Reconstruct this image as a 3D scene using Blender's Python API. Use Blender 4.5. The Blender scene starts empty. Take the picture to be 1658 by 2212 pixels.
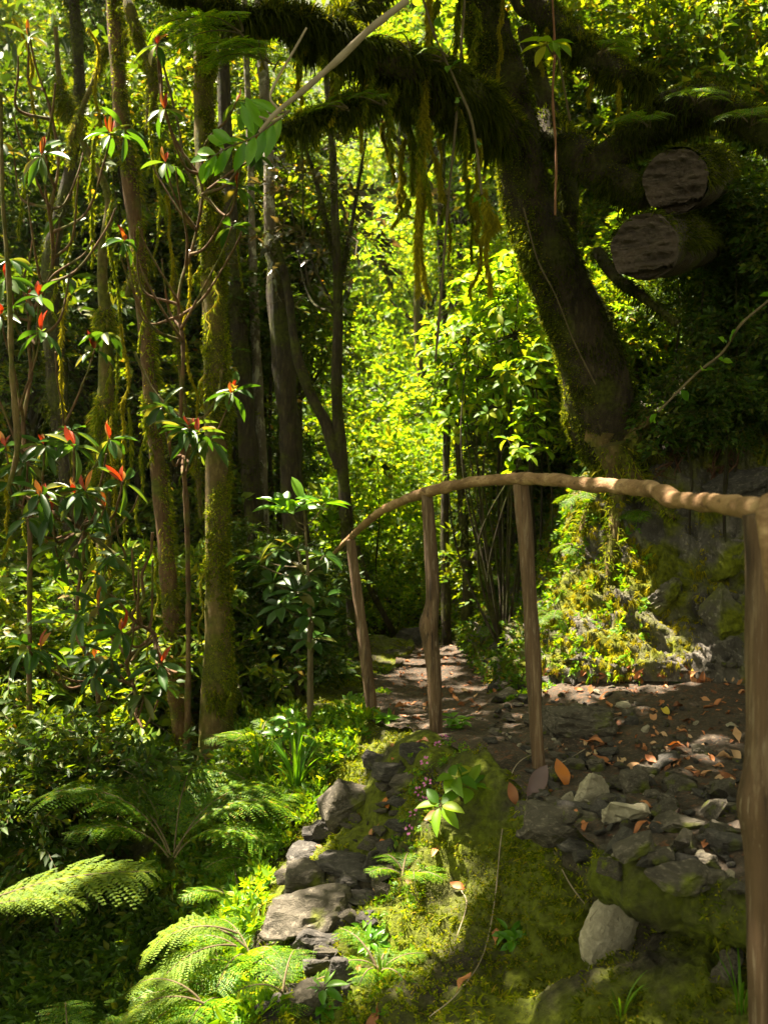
import bpy, math, random
import numpy as np
from mathutils import Vector
from mathutils.bvhtree import BVHTree

rng = np.random.default_rng(11)
random.seed(11)
C = bpy.context.scene.collection
F = 2124.0
def P(u, v, Y):
    """a direction read off the photograph, taken Y metres ahead of the camera (camera at the origin, looking along +Y)"""
    return np.array([(u - 829.0) / F * Y, Y, (1106.0 - v) / F * Y])
SUN = np.array([-0.36, 0.15, 0.92]); SUN /= np.linalg.norm(SUN)

# ------------------------------------------------------------------ numpy helpers
def nrm(a):
    return a / np.maximum(np.linalg.norm(a, axis=-1, keepdims=True), 1e-9)
def _h(ix, iy, iz, s):
    h = (ix * 73856093) ^ (iy * 19349663) ^ (iz * 83492791) ^ (s * 2654435)
    h = (h ^ (h >> 13)) * 1274126177
    h &= 0x7fffffff
    h = (h ^ (h >> 15)) & 0xffff
    return h / 65535.0
def vnoise(p, s=0):
    p = np.asarray(p, float) + 1000.0
    i = np.floor(p).astype(np.int64); f = p - i; f = f * f * (3 - 2 * f)
    out = 0
    for dx in (0, 1):
        for dy in (0, 1):
            for dz in (0, 1):
                w = (f[..., 0] if dx else 1 - f[..., 0]) * (f[..., 1] if dy else 1 - f[..., 1]) * (f[..., 2] if dz else 1 - f[..., 2])
                out = out + w * _h(i[..., 0] + dx, i[..., 1] + dy, i[..., 2] + dz, s)
    return out * 2 - 1
def fbm(p, o=4, s=0):
    p = np.asarray(p, float); a, t = 1.0, 0
    for k in range(o):
        t = t + a * vnoise(p * 2 ** k, s + k * 7); a *= .5
    return t
def catmull(pts, n):
    pts = np.asarray(pts, float)
    if len(pts) == 2:
        return pts[0] + (pts[1] - pts[0]) * np.linspace(0, 1, n)[:, None]
    q = np.vstack([2 * pts[0] - pts[1], pts, 2 * pts[-1] - pts[-2]])
    t = np.linspace(0, len(pts) - 1 - 1e-6, n); i = t.astype(int); f = (t - i)[:, None]
    a, b, c, d = q[i], q[i + 1], q[i + 2], q[i + 3]
    return .5 * (2 * b + (c - a) * f + (2 * a - 5 * b + 4 * c - d) * f ** 2 + (3 * b - a - 3 * c + d) * f ** 3)

class MB:
    """collects faces of 3 or 4 corners and links them as ONE mesh object"""
    def __init__(s):
        s.v = []; s.f = []; s.n = 0
    def add(s, v, f, m=0):
        v = np.asarray(v, float).reshape(-1, 3); f = np.asarray(f, np.int64)
        if len(v) == 0 or len(f) == 0: return
        s.v.append(v); s.f.append((f + s.n, m)); s.n += len(v)
    def verts(s):
        return np.vstack(s.v)
    def mesh(s, name, mats, smooth=True, origin=(0, 0, 0)):
        me = bpy.data.meshes.new(name)
        v = np.vstack(s.v) - np.asarray(origin, float)
        nf = sum(len(f) for f, _ in s.f)
        tot = np.concatenate([np.full(len(f), f.shape[1]) for f, _ in s.f])
        loops = np.concatenate([f.ravel() for f, _ in s.f])
        mi = np.concatenate([np.full(len(f), m) for f, m in s.f])
        me.vertices.add(len(v)); me.vertices.foreach_set('co', v.ravel().astype(np.float32))
        me.loops.add(len(loops)); me.loops.foreach_set('vertex_index', loops.astype(np.int32))
        me.polygons.add(nf)
        me.polygons.foreach_set('loop_start', np.concatenate([[0], np.cumsum(tot)[:-1]]).astype(np.int32))
        me.polygons.foreach_set('loop_total', tot.astype(np.int32))
        me.polygons.foreach_set('material_index', mi.astype(np.int32))
        me.polygons.foreach_set('use_smooth', np.full(nf, smooth))
        for m in mats: me.materials.append(m)
        me.update(calc_edges=True)
        return me

def props(o, label=None, cat=None, group=None, kind=None):
    for k, x in (('label', label), ('category', cat), ('group', group), ('kind', kind)):
        if x: o[k] = x
    return o
def link(name, me, loc=(0, 0, 0), parent=None):
    o = bpy.data.objects.new(name, me); C.objects.link(o); o.location = tuple(float(x) for x in loc)
    if parent: o.parent = parent
    return o
def thing(name, label, cat, loc, group=None):
    o = link(name, None, loc); o.empty_display_size = .1
    return props(o, label, cat, group)
def part(name, mb, mats, root, parent=None, smooth=True):
    """a mesh whose vertices were written in world space, made a child of the thing"""
    if not mb.v: return None
    par = parent or root
    return link(name, mb.mesh(name, mats, smooth, np.array(root.location)), (0, 0, 0), par)
def solo(name, mb, mats, label, cat, group=None, base=None, smooth=True, kind=None):
    """a thing that is one mesh, its origin at its base"""
    if base is None:
        v = mb.verts(); base = np.array([v[:, 0].mean(), v[:, 1].mean(), v[:, 2].min()])
    o = link(name, mb.mesh(name, mats, smooth, base), base)
    return props(o, label, cat, group, kind)
def copy_tree(o, parent=None):
    c = o.copy(); C.objects.link(c)
    if parent: c.parent = parent
    for ch in [x for x in o.children]:
        copy_tree(ch, c)
    return c

def grid_faces(n, m, close=False):
    i = np.arange(n - 1)[:, None]; k = np.arange(m if close else m - 1)[None, :]
    k2 = (k + 1) % m
    return np.stack([i * m + k, i * m + k2, (i + 1) * m + k2, (i + 1) * m + k], -1).reshape(-1, 4)

def frames(pts):
    t = np.gradient(pts, axis=0); t = nrm(t)
    up = np.array([0., 0, 1]) if abs(t[0, 2]) < .9 else np.array([1., 0, 0])
    a = np.cross(t[0], up); a /= np.linalg.norm(a); A = [a]
    for k in range(1, len(t)):
        a = a - t[k] * a.dot(t[k]); a = a / max(np.linalg.norm(a), 1e-9); A.append(a)
    A = np.array(A); B = np.cross(t, A)
    return t, A, B
def tube(mb, pts, rad, n=10, seg=None, rough=.08, freq=6., m=0, cap=True, s=3, long=1.0, flat=None):
    """a tapering limb through pts; returns samples (position, normal) of its skin"""
    pts = np.asarray(pts, float); rad = np.atleast_1d(np.asarray(rad, float))
    L = np.linalg.norm(np.diff(pts, axis=0), axis=1).sum()
    if seg is None: seg = max(3, int(L / max(rad.mean() * 1.2, .02)))
    seg = min(seg, 260)
    c = catmull(pts, seg)
    r = np.interp(np.linspace(0, 1, seg), np.linspace(0, 1, len(rad)) if len(rad) > 1 else [0.], rad)
    t, A, B = frames(c)
    th = np.linspace(0, 2 * np.pi, n, endpoint=False)
    d = A[:, None] * np.cos(th)[None, :, None] + B[:, None] * np.sin(th)[None, :, None]
    if flat is not None: d = d * np.array(flat)
    v = c[:, None] + d * r[:, None, None]
    q = v.copy(); q[..., 2] *= long
    v = v + d * (fbm(q * freq, 3, s) * rough * r[:, None])[..., None]
    mb.add(v, grid_faces(seg, n, True), m)
    if cap:
        for k, sgn in ((0, -1), (seg - 1, 1)):
            cv = np.vstack([v[k], c[k] + t[k] * sgn * r[k] * .15])
            a = np.arange(n); b = (a + 1) % n
            f = np.stack([a, b, np.full(n, n)], 1) if sgn > 0 else np.stack([b, a, np.full(n, n)], 1)
            mb.add(cv, f, m)
    va, vb = v[:-1], v[1:]; db = d[:-1]
    P_ = [va + (vb - va) * f for f in (0, .17, .34, .5, .67, .84)]
    v2 = np.roll(v, -1, 1)[:-1]
    P_ += [va * .5 + v2 * .5 + (vb - va) * f for f in (.1, .4, .75)]
    return np.concatenate([x.reshape(-1, 3) for x in P_]), np.concatenate([db.reshape(-1, 3)] * 9)

def basis(d, n):
    """axes (x across, y along d, z near n) for leaves; arrays (N,3)"""
    d = nrm(d); x = nrm(np.cross(d, n)); z = np.cross(x, d)
    return np.stack([x, d, z], 1)           # rows
KITE_V = np.array([[0, 0, 0], [-.5, .42, .10], [0, 1, -.05], [.5, .42, .10]], float)
KITE_F = np.array([[0, 1, 2], [0, 2, 3]])
def leaf_tpl(rows=4, fold=.12, curl=.25, tipp=.9, w0=.25):
    v = [[0, 0, 0]]
    for k in range(1, rows):
        t = k / rows
        w = .5 * math.sin(math.pi * t ** tipp) ** .8 if 0 < t < 1 else 0
        z = -curl * t * t
        v += [[-w, t, z + fold * w * 2], [0, t, z], [w, t, z + fold * w * 2]]
    v.append([0, 1, -curl])
    f3, f4 = [], []
    f3 += [[0, 2, 1], [0, 3, 2]]
    for k in range(rows - 2):
        a = 1 + 3 * k
        f4 += [[a, a + 1, a + 4, a + 3], [a + 1, a + 2, a + 5, a + 4]]
    a = 1 + 3 * (rows - 2); e = len(v) - 1
    f3 += [[a, a + 1, e], [a + 1, a + 2, e]]
    return np.array(v, float), np.array(f3), np.array(f4) if f4 else np.zeros((0, 4), int)
LEAF3 = leaf_tpl(3, .15, .2)
LEAF5 = leaf_tpl(5, .12, .3)
LEAFLONG = leaf_tpl(6, .10, .22, 1.15)
def put(mb, tpl, pos, R, L, W, m=0):
    """place a template at N positions; R rows = axes; L length, W width"""
    if len(tpl) == 2: tv, fs = tpl[0], [tpl[1]]
    else: tv, fs = tpl[0], [f for f in tpl[1:] if len(f)]
    N = len(pos)
    if N == 0: return
    L = np.broadcast_to(L, (N,)); W = np.broadcast_to(W, (N,))
    s = np.stack([W, L, L], 1)
    q = tv[None] * s[:, None]
    v = np.einsum('nki,nij->nkj', q, R) + pos[:, None]
    off = (np.arange(N) * len(tv))[:, None, None]
    base = mb.n
    mb.v.append(v.reshape(-1, 3)); mb.n += N * len(tv)
    for f in fs:
        mb.f.append(((f[None] + off).reshape(-1, f.shape[1]) + base, m))
KITE = (KITE_V, KITE_F)

def rdir(n, z=0.):
    d = rng.normal(size=(n, 3)); d[:, 2] += z
    return nrm(d)
def sprays(mb, c, d, n, L, K, leafL, leafW, tpl=KITE, m=0, droop=.35, jit=.35, ang=55, twig=None, keep=None):
    """sprays of K leaves set alternately along twigs that start at c and run along d; n = face normal"""
    N = len(c); d = nrm(d); n = nrm(n - d * (n * d).sum(1, keepdims=True))
    s = np.cross(d, n)
    L = np.broadcast_to(L, (N,)).astype(float)
    t = (np.arange(K) + .6) / K
    side = np.where(np.arange(K) % 2 == 0, 1., -1.)
    p = c[:, None] + d[:, None] * (L[:, None] * t)[..., None]
    p[..., 2] -= (L[:, None] * droop * t ** 2)
    a = np.radians(ang) * (1 - .6 * t)
    ld = d[:, None] * np.cos(a)[None, :, None] + s[:, None] * (np.sin(a) * side)[None, :, None]
    ld = ld + rng.normal(size=ld.shape) * jit; ld[..., 2] -= droop * .5
    ln = n[:, None] + rng.normal(size=ld.shape) * jit * 1.1
    sc = (.65 + .6 * rng.random((N, K))) * (.75 + .5 * np.sin(np.pi * t))[None]
    p = p.reshape(-1, 3); ld = ld.reshape(-1, 3); ln = ln.reshape(-1, 3); sc = sc.ravel()
    if keep is not None:
        k = keep(p); p, ld, ln, sc = p[k], ld[k], ln[k], sc[k]
    put(mb, tpl, p, basis(ld, ln), leafL * sc, leafW * sc, m)
    if twig is not None:
        w = .003 * (1 + L)
        e = c + d * L[:, None]; e[:, 2] -= L * droop
        mid = c + d * L[:, None] * .5; mid[:, 2] -= L * droop * .25
        for a_, b_ in ((c, mid), (mid, e)):
            for ax in (s, n):
                o = ax * w[:, None]
                v = np.stack([a_ - o, a_ + o, b_ + o * .6, b_ - o * .6], 1)
                mb.add(v, (np.arange(N)[:, None] * 4 + np.arange(4)[None]), twig)

# places chosen to be sunlit: the canopy is cut open along the sun ray.  (point, radius)
HOLES = []
def hole(u, v, Y, r): HOLES.append((P(u, v, Y), r))
def sunkeep(p):
    """False for canopy leaves that stand in a gap through which a lit place gets its sun"""
    k = np.ones(len(p), bool)
    for T, r in HOLES:
        q = p - T; t = q @ SUN
        dist = np.linalg.norm(q - t[:, None] * SUN, axis=1)
        k &= ~((dist < r) & (t > max(.3, r)))
    return k
def frustum_clear(p, top=40):
    """True for points above the top edge of the view (the canopy overhead)"""
    return p[:, 2] > p[:, 1] * .55

def fur(mb, pos, nor, n, length, width, down=.5, m=0, spread=.5, top=None):
    i = rng.integers(0, len(pos), n)
    p = pos[i] + rng.normal(size=(n, 3)) * width * 1.5; q = nor[i]
    d = nrm(q + rng.normal(size=(n, 3)) * spread + np.array([0, 0, -down]))
    L = length * (.4 + rng.random(n) * .9) * np.clip(.75 + 1.3 * vnoise(p * 9, 5) + .5 * vnoise(p * 25, 6), .12, 1.9)
    a = nrm(np.cross(d, rng.normal(size=(n, 3)))) * (width * (.6 + .8 * rng.random(n)))[:, None]
    mid = p + d * L[:, None] * .55
    tip = p + d * L[:, None]; tip[:, 2] -= down * L * .5
    v = np.stack([p - a * .5, p + a * .5, mid + a * .45, tip, mid - a * .45], 1)
    k = np.arange(n)[:, None] * 5
    base = mb.n
    mb.v.append(v.reshape(-1, 3)); mb.n += n * 5
    mb.f.append((np.hstack([k, k + 1, k + 2, k + 4]) + base, m)); mb.f.append((np.hstack([k + 4, k + 2, k + 3]) + base, m))

# ------------------------------------------------------------------ materials
def newmat(name):
    m = bpy.data.materials.new(name); m.use_nodes = True
    nt = m.node_tree; nt.nodes.clear()
    return m, nt
def nd(nt, t, **k):
    n = nt.nodes.new(t)
    for a, b in k.items():
        if a.startswith('i_'): n.inputs[a[2:].replace('_', ' ')].default_value = b
        else: setattr(n, a, b)
    return n
def ramp(nt, stops, interp='LINEAR'):
    r = nd(nt, 'ShaderNodeValToRGB'); r.color_ramp.interpolation = interp
    e = r.color_ramp.elements
    while len(e) < len(stops): e.new(.5)
    for x, (p, c) in zip(e, stops): x.position = p; x.color = tuple(c) + (1,)
    return r
def mat_leaf(name, stops, trans=(2.2, 1.7, .5), mix=.45, rough=.38, spec=.5, single=False):
    m, nt = newmat(name); lk = nt.links.new
    g = nd(nt, 'ShaderNodeNewGeometry')
    r = ramp(nt, stops)
    if single: oi = nd(nt, 'ShaderNodeObjectInfo'); lk(oi.outputs['Random'], r.inputs[0])
    else: lk(g.outputs['Random Per Island'], r.inputs[0])
    tc = nd(nt, 'ShaderNodeTexCoord'); nz = nd(nt, 'ShaderNodeTexNoise'); nz.inputs['Scale'].default_value = 1.3
    lk(tc.outputs['Object'], nz.inputs['Vector'])
    mr = nd(nt, 'ShaderNodeMapRange'); mr.inputs['From Min'].default_value = .3; mr.inputs['From Max'].default_value = .7
    mr.inputs['To Min'].default_value = .65; mr.inputs['To Max'].default_value = 1.3
    lk(nz.outputs['Fac'], mr.inputs['Value'])
    vm = nd(nt, 'ShaderNodeVectorMath', operation='SCALE'); lk(r.outputs[0], vm.inputs[0]); lk(mr.outputs[0], vm.inputs['Scale'])
    p = nd(nt, 'ShaderNodeBsdfPrincipled'); p.inputs['Roughness'].default_value = rough; p.inputs['Specular IOR Level'].default_value = spec
    lk(vm.outputs[0], p.inputs['Base Color'])
    t = nd(nt, 'ShaderNodeBsdfTranslucent')
    v2 = nd(nt, 'ShaderNodeVectorMath', operation='MULTIPLY'); v2.inputs[1].default_value = trans
    lk(vm.outputs[0], v2.inputs[0]); lk(v2.outputs[0], t.inputs['Color'])
    mx = nd(nt, 'ShaderNodeMixShader'); mx.inputs[0].default_value = mix
    lk(p.outputs[0], mx.inputs[1]); lk(t.outputs[0], mx.inputs[2])
    o = nd(nt, 'ShaderNodeOutputMaterial'); lk(mx.outputs[0], o.inputs[0])
    return m
def mat_surf(name, layers, rough=.85, bump=.6, bscale=30, spec=.3, stretch=(1, 1, 1), detail=6, dist=.02, moss=None, island=0):
    """layers: list of (noise scale, threshold lo, hi, colour A, colour B): first makes the ground tone, the others are laid over it"""
    m, nt = newmat(name); lk = nt.links.new
    tc = nd(nt, 'ShaderNodeTexCoord'); mp = nd(nt, 'ShaderNodeMapping'); mp.inputs['Scale'].default_value = stretch
    lk(tc.outputs['Object'], mp.inputs[0])
    if island:
        g0 = nd(nt, 'ShaderNodeNewGeometry'); cb = nd(nt, 'ShaderNodeVectorMath', operation='ADD')
        sc = nd(nt, 'ShaderNodeMath', operation='MULTIPLY'); sc.inputs[1].default_value = 40
        lk(g0.outputs['Random Per Island'], sc.inputs[0]); lk(mp.outputs[0], cb.inputs[0]); lk(sc.outputs[0], cb.inputs[1]); src = cb.outputs[0]
    else: src = mp.outputs[0]
    col = None
    for k, (sc, lo, hi, a, b) in enumerate(layers):
        nz = nd(nt, 'ShaderNodeTexNoise'); nz.inputs['Scale'].default_value = sc; nz.inputs['Detail'].default_value = detail
        nz.inputs['Roughness'].default_value = .65
        off = nd(nt, 'ShaderNodeVectorMath', operation='ADD'); off.inputs[1].default_value = (k * 7.3, k * 3.1, k * 5.7)
        lk(src, off.inputs[0]); lk(off.outputs[0], nz.inputs['Vector'])
        mr = nd(nt, 'ShaderNodeMapRange'); mr.inputs['From Min'].default_value = lo; mr.inputs['From Max'].default_value = hi
        lk(nz.outputs['Fac'], mr.inputs['Value'])
        mx = nd(nt, 'ShaderNodeMix', data_type='RGBA'); lk(mr.outputs[0], mx.inputs[0])
        if col is None: mx.inputs[6].default_value = tuple(a) + (1,)
        else: lk(col, mx.inputs[6])
        mx.inputs[7].default_value = tuple(b) + (1,)
        col = mx.outputs[2]
    if moss:
        lo, hi, sc, cm, up = moss
        nz = nd(nt, 'ShaderNodeTexNoise'); nz.inputs['Scale'].default_value = sc; nz.inputs['Detail'].default_value = 5
        lk(tc.outputs['Object'], nz.inputs['Vector'])
        g = nd(nt, 'ShaderNodeNewGeometry'); sx = nd(nt, 'ShaderNodeSeparateXYZ'); lk(g.outputs['Normal'], sx.inputs[0])
        ad = nd(nt, 'ShaderNodeMath', operation='MULTIPLY_ADD'); ad.inputs[1].default_value = up
        lk(sx.outputs['Z'], ad.inputs[0]); lk(nz.outputs['Fac'], ad.inputs[2])
        mr = nd(nt, 'ShaderNodeMapRange'); mr.inputs['From Min'].default_value = lo; mr.inputs['From Max'].default_value = hi
        lk(ad.outputs[0], mr.inputs['Value'])
        n2 = nd(nt, 'ShaderNodeTexNoise'); n2.inputs['Scale'].default_value = 40; lk(tc.outputs['Object'], n2.inputs['Vector'])
        c2 = ramp(nt, [(.3, [x * .45 for x in cm]), (.7, [x * 1.25 for x in cm])]); lk(n2.outputs['Fac'], c2.inputs[0])
        mx = nd(nt, 'ShaderNodeMix', data_type='RGBA'); lk(mr.outputs[0], mx.inputs[0]); lk(col, mx.inputs[6]); lk(c2.outputs[0], mx.inputs[7])
        col = mx.outputs[2]
    p = nd(nt, 'ShaderNodeBsdfPrincipled'); p.inputs['Roughness'].default_value = rough; p.inputs['Specular IOR Level'].default_value = spec
    lk(col, p.inputs['Base Color'])
    nb = nd(nt, 'ShaderNodeTexNoise'); nb.inputs['Scale'].default_value = bscale; nb.inputs['Detail'].default_value = 8; nb.inputs['Roughness'].default_value = .7
    lk(src, nb.inputs['Vector'])
    bp = nd(nt, 'ShaderNodeBump'); bp.inputs['Strength'].default_value = bump; bp.inputs['Distance'].default_value = dist
    lk(nb.outputs['Fac'], bp.inputs['Height']); lk(bp.outputs[0], p.inputs['Normal'])
    o = nd(nt, 'ShaderNodeOutputMaterial'); lk(p.outputs[0], o.inputs[0])
    return m

M = {}
M['leaf_dark'] = mat_leaf('leaf_dark', [(0, (.018, .045, .004)), (.5, (.034, .080, .006)), (.85, (.065, .12, .008)), (1, (.12, .13, .015))], mix=.4, rough=.5, spec=.25)  # dark tone given to shaded foliage, shade put into the colour
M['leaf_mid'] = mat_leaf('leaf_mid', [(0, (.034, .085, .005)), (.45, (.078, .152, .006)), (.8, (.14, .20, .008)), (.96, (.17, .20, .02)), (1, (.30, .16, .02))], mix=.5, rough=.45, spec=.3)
M['leaf_bright'] = mat_leaf('leaf_bright', [(0, (.06, .15, .006)), (.45, (.13, .25, .008)), (.8, (.22, .33, .010)), (1, (.36, .36, .02))], trans=(2.0, 1.7, .6), mix=.58, rough=.5, spec=.3)  # bright translucent tone given to sunlit foliage, sun glow put into the colour
M['leaf_thick'] = mat_leaf('leaf_thick', [(0, (.018, .055, .006)), (.45, (.035, .10, .010)), (.8, (.075, .13, .02)), (.93, (.15, .15, .04)), (1, (.25, .16, .03))], mix=.42, rough=.4, spec=.4)
M['leaf_fresh'] = mat_leaf('leaf_fresh', [(0, (.055, .17, .008)), (.5, (.09, .24, .010)), (1, (.15, .31, .02))], mix=.5, rough=.35, spec=.5)
M['leaf_purple'] = mat_leaf('leaf_purple', [(0, (.03, .045, .02)), (.6, (.06, .055, .035)), (1, (.12, .09, .07))], mix=.3, rough=.3, spec=.7)
M['leaf_red'] = mat_leaf('leaf_red', [(0, (.20, .014, .006)), (.5, (.34, .03, .008)), (.8, (.45, .08, .012)), (1, (.55, .30, .03))], trans=(1.1, .7, .4), mix=.4, rough=.4)
M['fern'] = mat_leaf('fern', [(0, (.035, .10, .004)), (.5, (.075, .17, .006)), (.9, (.13, .22, .01)), (1, (.22, .17, .03))], mix=.5, rough=.5, spec=.25)
M['fern_pale'] = mat_leaf('fern_pale', [(0, (.085, .15, .018)), (.5, (.13, .21, .025)), (1, (.20, .28, .035))], mix=.45, rough=.55, spec=.2)
M['herb'] = mat_leaf('herb', [(0, (.045, .13, .004)), (.4, (.085, .20, .006)), (.8, (.15, .27, .008)), (1, (.27, .30, .015))], mix=.5, rough=.45, spec=.3)
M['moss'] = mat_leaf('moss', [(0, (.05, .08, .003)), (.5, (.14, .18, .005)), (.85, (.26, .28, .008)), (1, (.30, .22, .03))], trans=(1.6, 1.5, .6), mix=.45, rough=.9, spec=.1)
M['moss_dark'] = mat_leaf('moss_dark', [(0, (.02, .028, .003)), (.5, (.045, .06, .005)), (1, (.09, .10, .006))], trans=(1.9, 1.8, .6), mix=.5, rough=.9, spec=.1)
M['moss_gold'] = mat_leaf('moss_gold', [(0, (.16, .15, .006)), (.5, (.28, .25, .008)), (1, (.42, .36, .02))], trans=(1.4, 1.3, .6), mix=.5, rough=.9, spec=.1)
M['pink'] = mat_leaf('pink', [(0, (.6, .12, .45)), (1, (.75, .25, .6))], trans=(1.1, 1, 1), mix=.4, rough=.6)
M['white_flower'] = mat_leaf('white_flower', [(0, (.6, .58, .5)), (1, (.8, .78, .72))], trans=(1, 1, 1), mix=.4, rough=.6)
M['dead_leaf'] = mat_leaf('dead_leaf', [(0, (.13, .05, .022)), (.3, (.24, .085, .03)), (.55, (.38, .14, .05)), (.8, (.42, .20, .09)), (1, (.46, .32, .19))], trans=(1.2, 1, .8), mix=.12, rough=.55, spec=.3, single=True)
M['dead_leaf_orange'] = mat_leaf('dead_leaf_orange', [(0, (.45, .13, .02)), (1, (.5, .18, .03))], trans=(1.2, 1, .8), mix=.3, rough=.45, spec=.4)
M['dead_leaf_yellow'] = mat_leaf('dead_leaf_yellow', [(0, (.55, .42, .03)), (1, (.6, .45, .06))], trans=(1.2, 1, .8), mix=.3, rough=.5)
M['dead_leaf_mauve'] = mat_leaf('dead_leaf_mauve', [(0, (.12, .075, .085)), (1, (.16, .10, .10))], trans=(1, 1, .8), mix=.15, rough=.45, spec=.4)
M['soil'] = mat_surf('soil', [(6, .35, .7, (.030, .022, .014), (.075, .055, .036)), (22, .5, .75, 0, (.13, .10, .07))], bump=1, bscale=26, dist=.04)
M['path'] = mat_surf('path', [(9, .35, .7, (.030, .021, .015), (.080, .056, .038)), (60, .54, .68, 0, (.15, .11, .075)), (35, .55, .68, 0, (.17, .065, .025))], bump=1, bscale=55, dist=.02, spec=.4)
M['slope'] = mat_surf('slope', [(5, .35, .7, (.022, .018, .010), (.065, .050, .032)), (30, .5, .7, 0, (.11, .09, .06))], bump=1, bscale=42, dist=.035, moss=(.36, .54, 3.2, (.13, .155, .005), -.02))
M['bank'] = mat_surf('bank', [(5, .3, .7, (.055, .047, .040), (.16, .14, .12)), (14, .5, .7, 0, (.24, .21, .18)), (40, .56, .68, 0, (.33, .29, .25))], bump=1, bscale=14, dist=.07, stretch=(1, 1, .7), moss=(.45, .57, 3.5, (.15, .165, .004), 0))
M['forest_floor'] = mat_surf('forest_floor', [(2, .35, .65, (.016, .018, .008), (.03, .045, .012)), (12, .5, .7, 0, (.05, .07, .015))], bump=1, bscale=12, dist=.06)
M['rock'] = mat_surf('rock', [(9, .3, .7, (.030, .025, .019), (.095, .080, .060)), (45, .52, .72, 0, (.19, .16, .125))], bump=1, bscale=36, dist=.012, spec=.35, stretch=(1, 1, 2.2), moss=(.56, .68, 7, (.13, .15, .008), -.03), island=1)
M['rock_pale'] = mat_surf('rock_pale', [(10, .3, .7, (.19, .16, .115), (.34, .30, .22)), (45, .5, .72, 0, (.44, .39, .30))], bump=.9, bscale=30, dist=.008, spec=.35, island=1)
M['rock_slate'] = mat_surf('rock_slate', [(9, .3, .7, (.022, .019, .017), (.065, .056, .050)), (40, .52, .7, 0, (.14, .12, .105))], bump=1, bscale=26, dist=.014, spec=.45, stretch=(1, 1, 3), moss=(.62, .74, 6, (.12, .14, .008), -.02))
M['bark_red'] = mat_surf('bark_red', [(12, .35, .65, (.055, .028, .014), (.14, .070, .032)), (40, .5, .7, 0, (.20, .125, .065))], bump=.8, bscale=40, dist=.012, stretch=(1, 1, .35), moss=(.50, .64, 6, (.09, .095, .008), 0))
M['bark_moss'] = mat_surf('bark_moss', [(10, .35, .65, (.060, .040, .015), (.17, .11, .04)), (30, .5, .7, 0, (.22, .16, .06))], bump=1, bscale=36, dist=.015, stretch=(1, 1, .5), moss=(.40, .58, 7, (.095, .095, .007), 0))
M['bark_dark'] = mat_surf('bark_dark', [(10, .35, .65, (.016, .011, .007), (.050, .034, .02)), (30, .5, .7, 0, (.085, .065, .03))], bump=1, bscale=26, dist=.03, stretch=(1.4, 1.4, .35), moss=(.46, .62, 5, (.06, .065, .006), 0))
M['bark_pale'] = mat_surf('bark_pale', [(8, .4, .6, (.10, .075, .055), (.20, .16, .13)), (14, .52, .60, 0, (.42, .38, .34))], bump=.6, bscale=40, dist=.01, stretch=(1, 1, .5), moss=(.58, .70, 4, (.08, .09, .01), 0))
M['twig'] = mat_surf('twig', [(20, .3, .7, (.07, .05, .028), (.15, .115, .06))], bump=.5, bscale=60, dist=.005)
M['vine'] = mat_surf('vine', [(20, .3, .7, (.12, .05, .025), (.22, .10, .05))], bump=.5, bscale=60, dist=.004)
M['dead_wood'] = mat_surf('dead_wood', [(14, .3, .7, (.20, .155, .10), (.36, .29, .21))], bump=.6, bscale=50, dist=.004, stretch=(1, 1, .4))
M['rail_wood'] = mat_surf('rail_wood', [(7, .35, .65, (.13, .065, .028), (.34, .195, .095)), (26, .50, .68, 0, (.48, .31, .17)), (38, .56, .68, 0, (.10, .045, .02))], bump=1, bscale=60, dist=.010, stretch=(.4, .4, 1.), spec=.35, rough=.7)
M['post_wood'] = mat_surf('post_wood', [(7, .35, .65, (.060, .034, .018), (.17, .10, .055)), (24, .52, .68, 0, (.26, .18, .11)), (16, .55, .66, 0, (.035, .02, .012)), (50, .58, .70, 0, (.30, .23, .16))], bump=1, bscale=30, dist=.014, stretch=(2.2, 2.2, .16), spec=.3, rough=.75)
M['log_end'] = mat_surf('log_end', [(9, .35, .65, (.035, .025, .020), (.085, .060, .050)), (24, .55, .7, 0, (.13, .10, .085)), (4, .6, .7, 0, (.18, .08, .04))], bump=1, bscale=20, dist=.02, stretch=(.5, .5, 2.2), spec=.3)
M['root'] = mat_surf('root', [(14, .3, .7, (.05, .022, .012), (.12, .055, .03))], bump=.8, bscale=40, dist=.01)

# ------------------------------------------------------------------ terrain
E = np.array([(1.6, .2, -.92), (1.36, 1.2, -.92), (1.14, 1.95, -.92), (.86, 2.36, -.925), (.60, 2.66, -.935), (.50, 3.3, -.96), (.14, 4.4, -.99),
              (-.08, 5.3, -1.12), (-.12, 6.5, -1.17), (.10, 8, -1.2), (.22, 9.4, -1.24), (0, 11.5, -1.6), (-.8, 14, -2.0)])
G = np.array([(2.6, .2, -.84), (2.4, 1.2, -.84), (2.3, 2.3, -.84), (2.2, 3.3, -.84), (2.0, 4.2, -.84), (1.70, 4.85, -.84), (1.0, 5.35, -.92),
              (.80, 6.3, -1.12), (.76, 7.4, -1.16), (.74, 9.2, -1.20), (.60, 11, -1.5), (.2, 13, -1.7), (-.5, 16, -2.0)])
NR = 760
er, gr = catmull(E, NR), catmull(G, NR)
sx_ = np.linspace(0, 1, 150)[None, :, None]
pv = er[:, None] * (1 - sx_) + gr[:, None] * sx_
t2 = np.linspace(0, 1, NR)
pv[..., 2] += fbm(pv * 2.2, 3, 5) * .030 + fbm(pv * 11, 4, 6) * .014 + np.abs(fbm(pv * 30, 2, 8)) * .006
pv[..., 2] -= .03 * np.sin(np.pi * sx_[..., 0])
mb = MB(); mb.add(pv, grid_faces(NR, 150))
path_o = link('path', mb.mesh('path', [M['path']])); props(path_o, 'narrow earth footpath strewn with brown leaves, running away under the trees', 'path', kind='structure')
path_grid = pv

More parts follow.
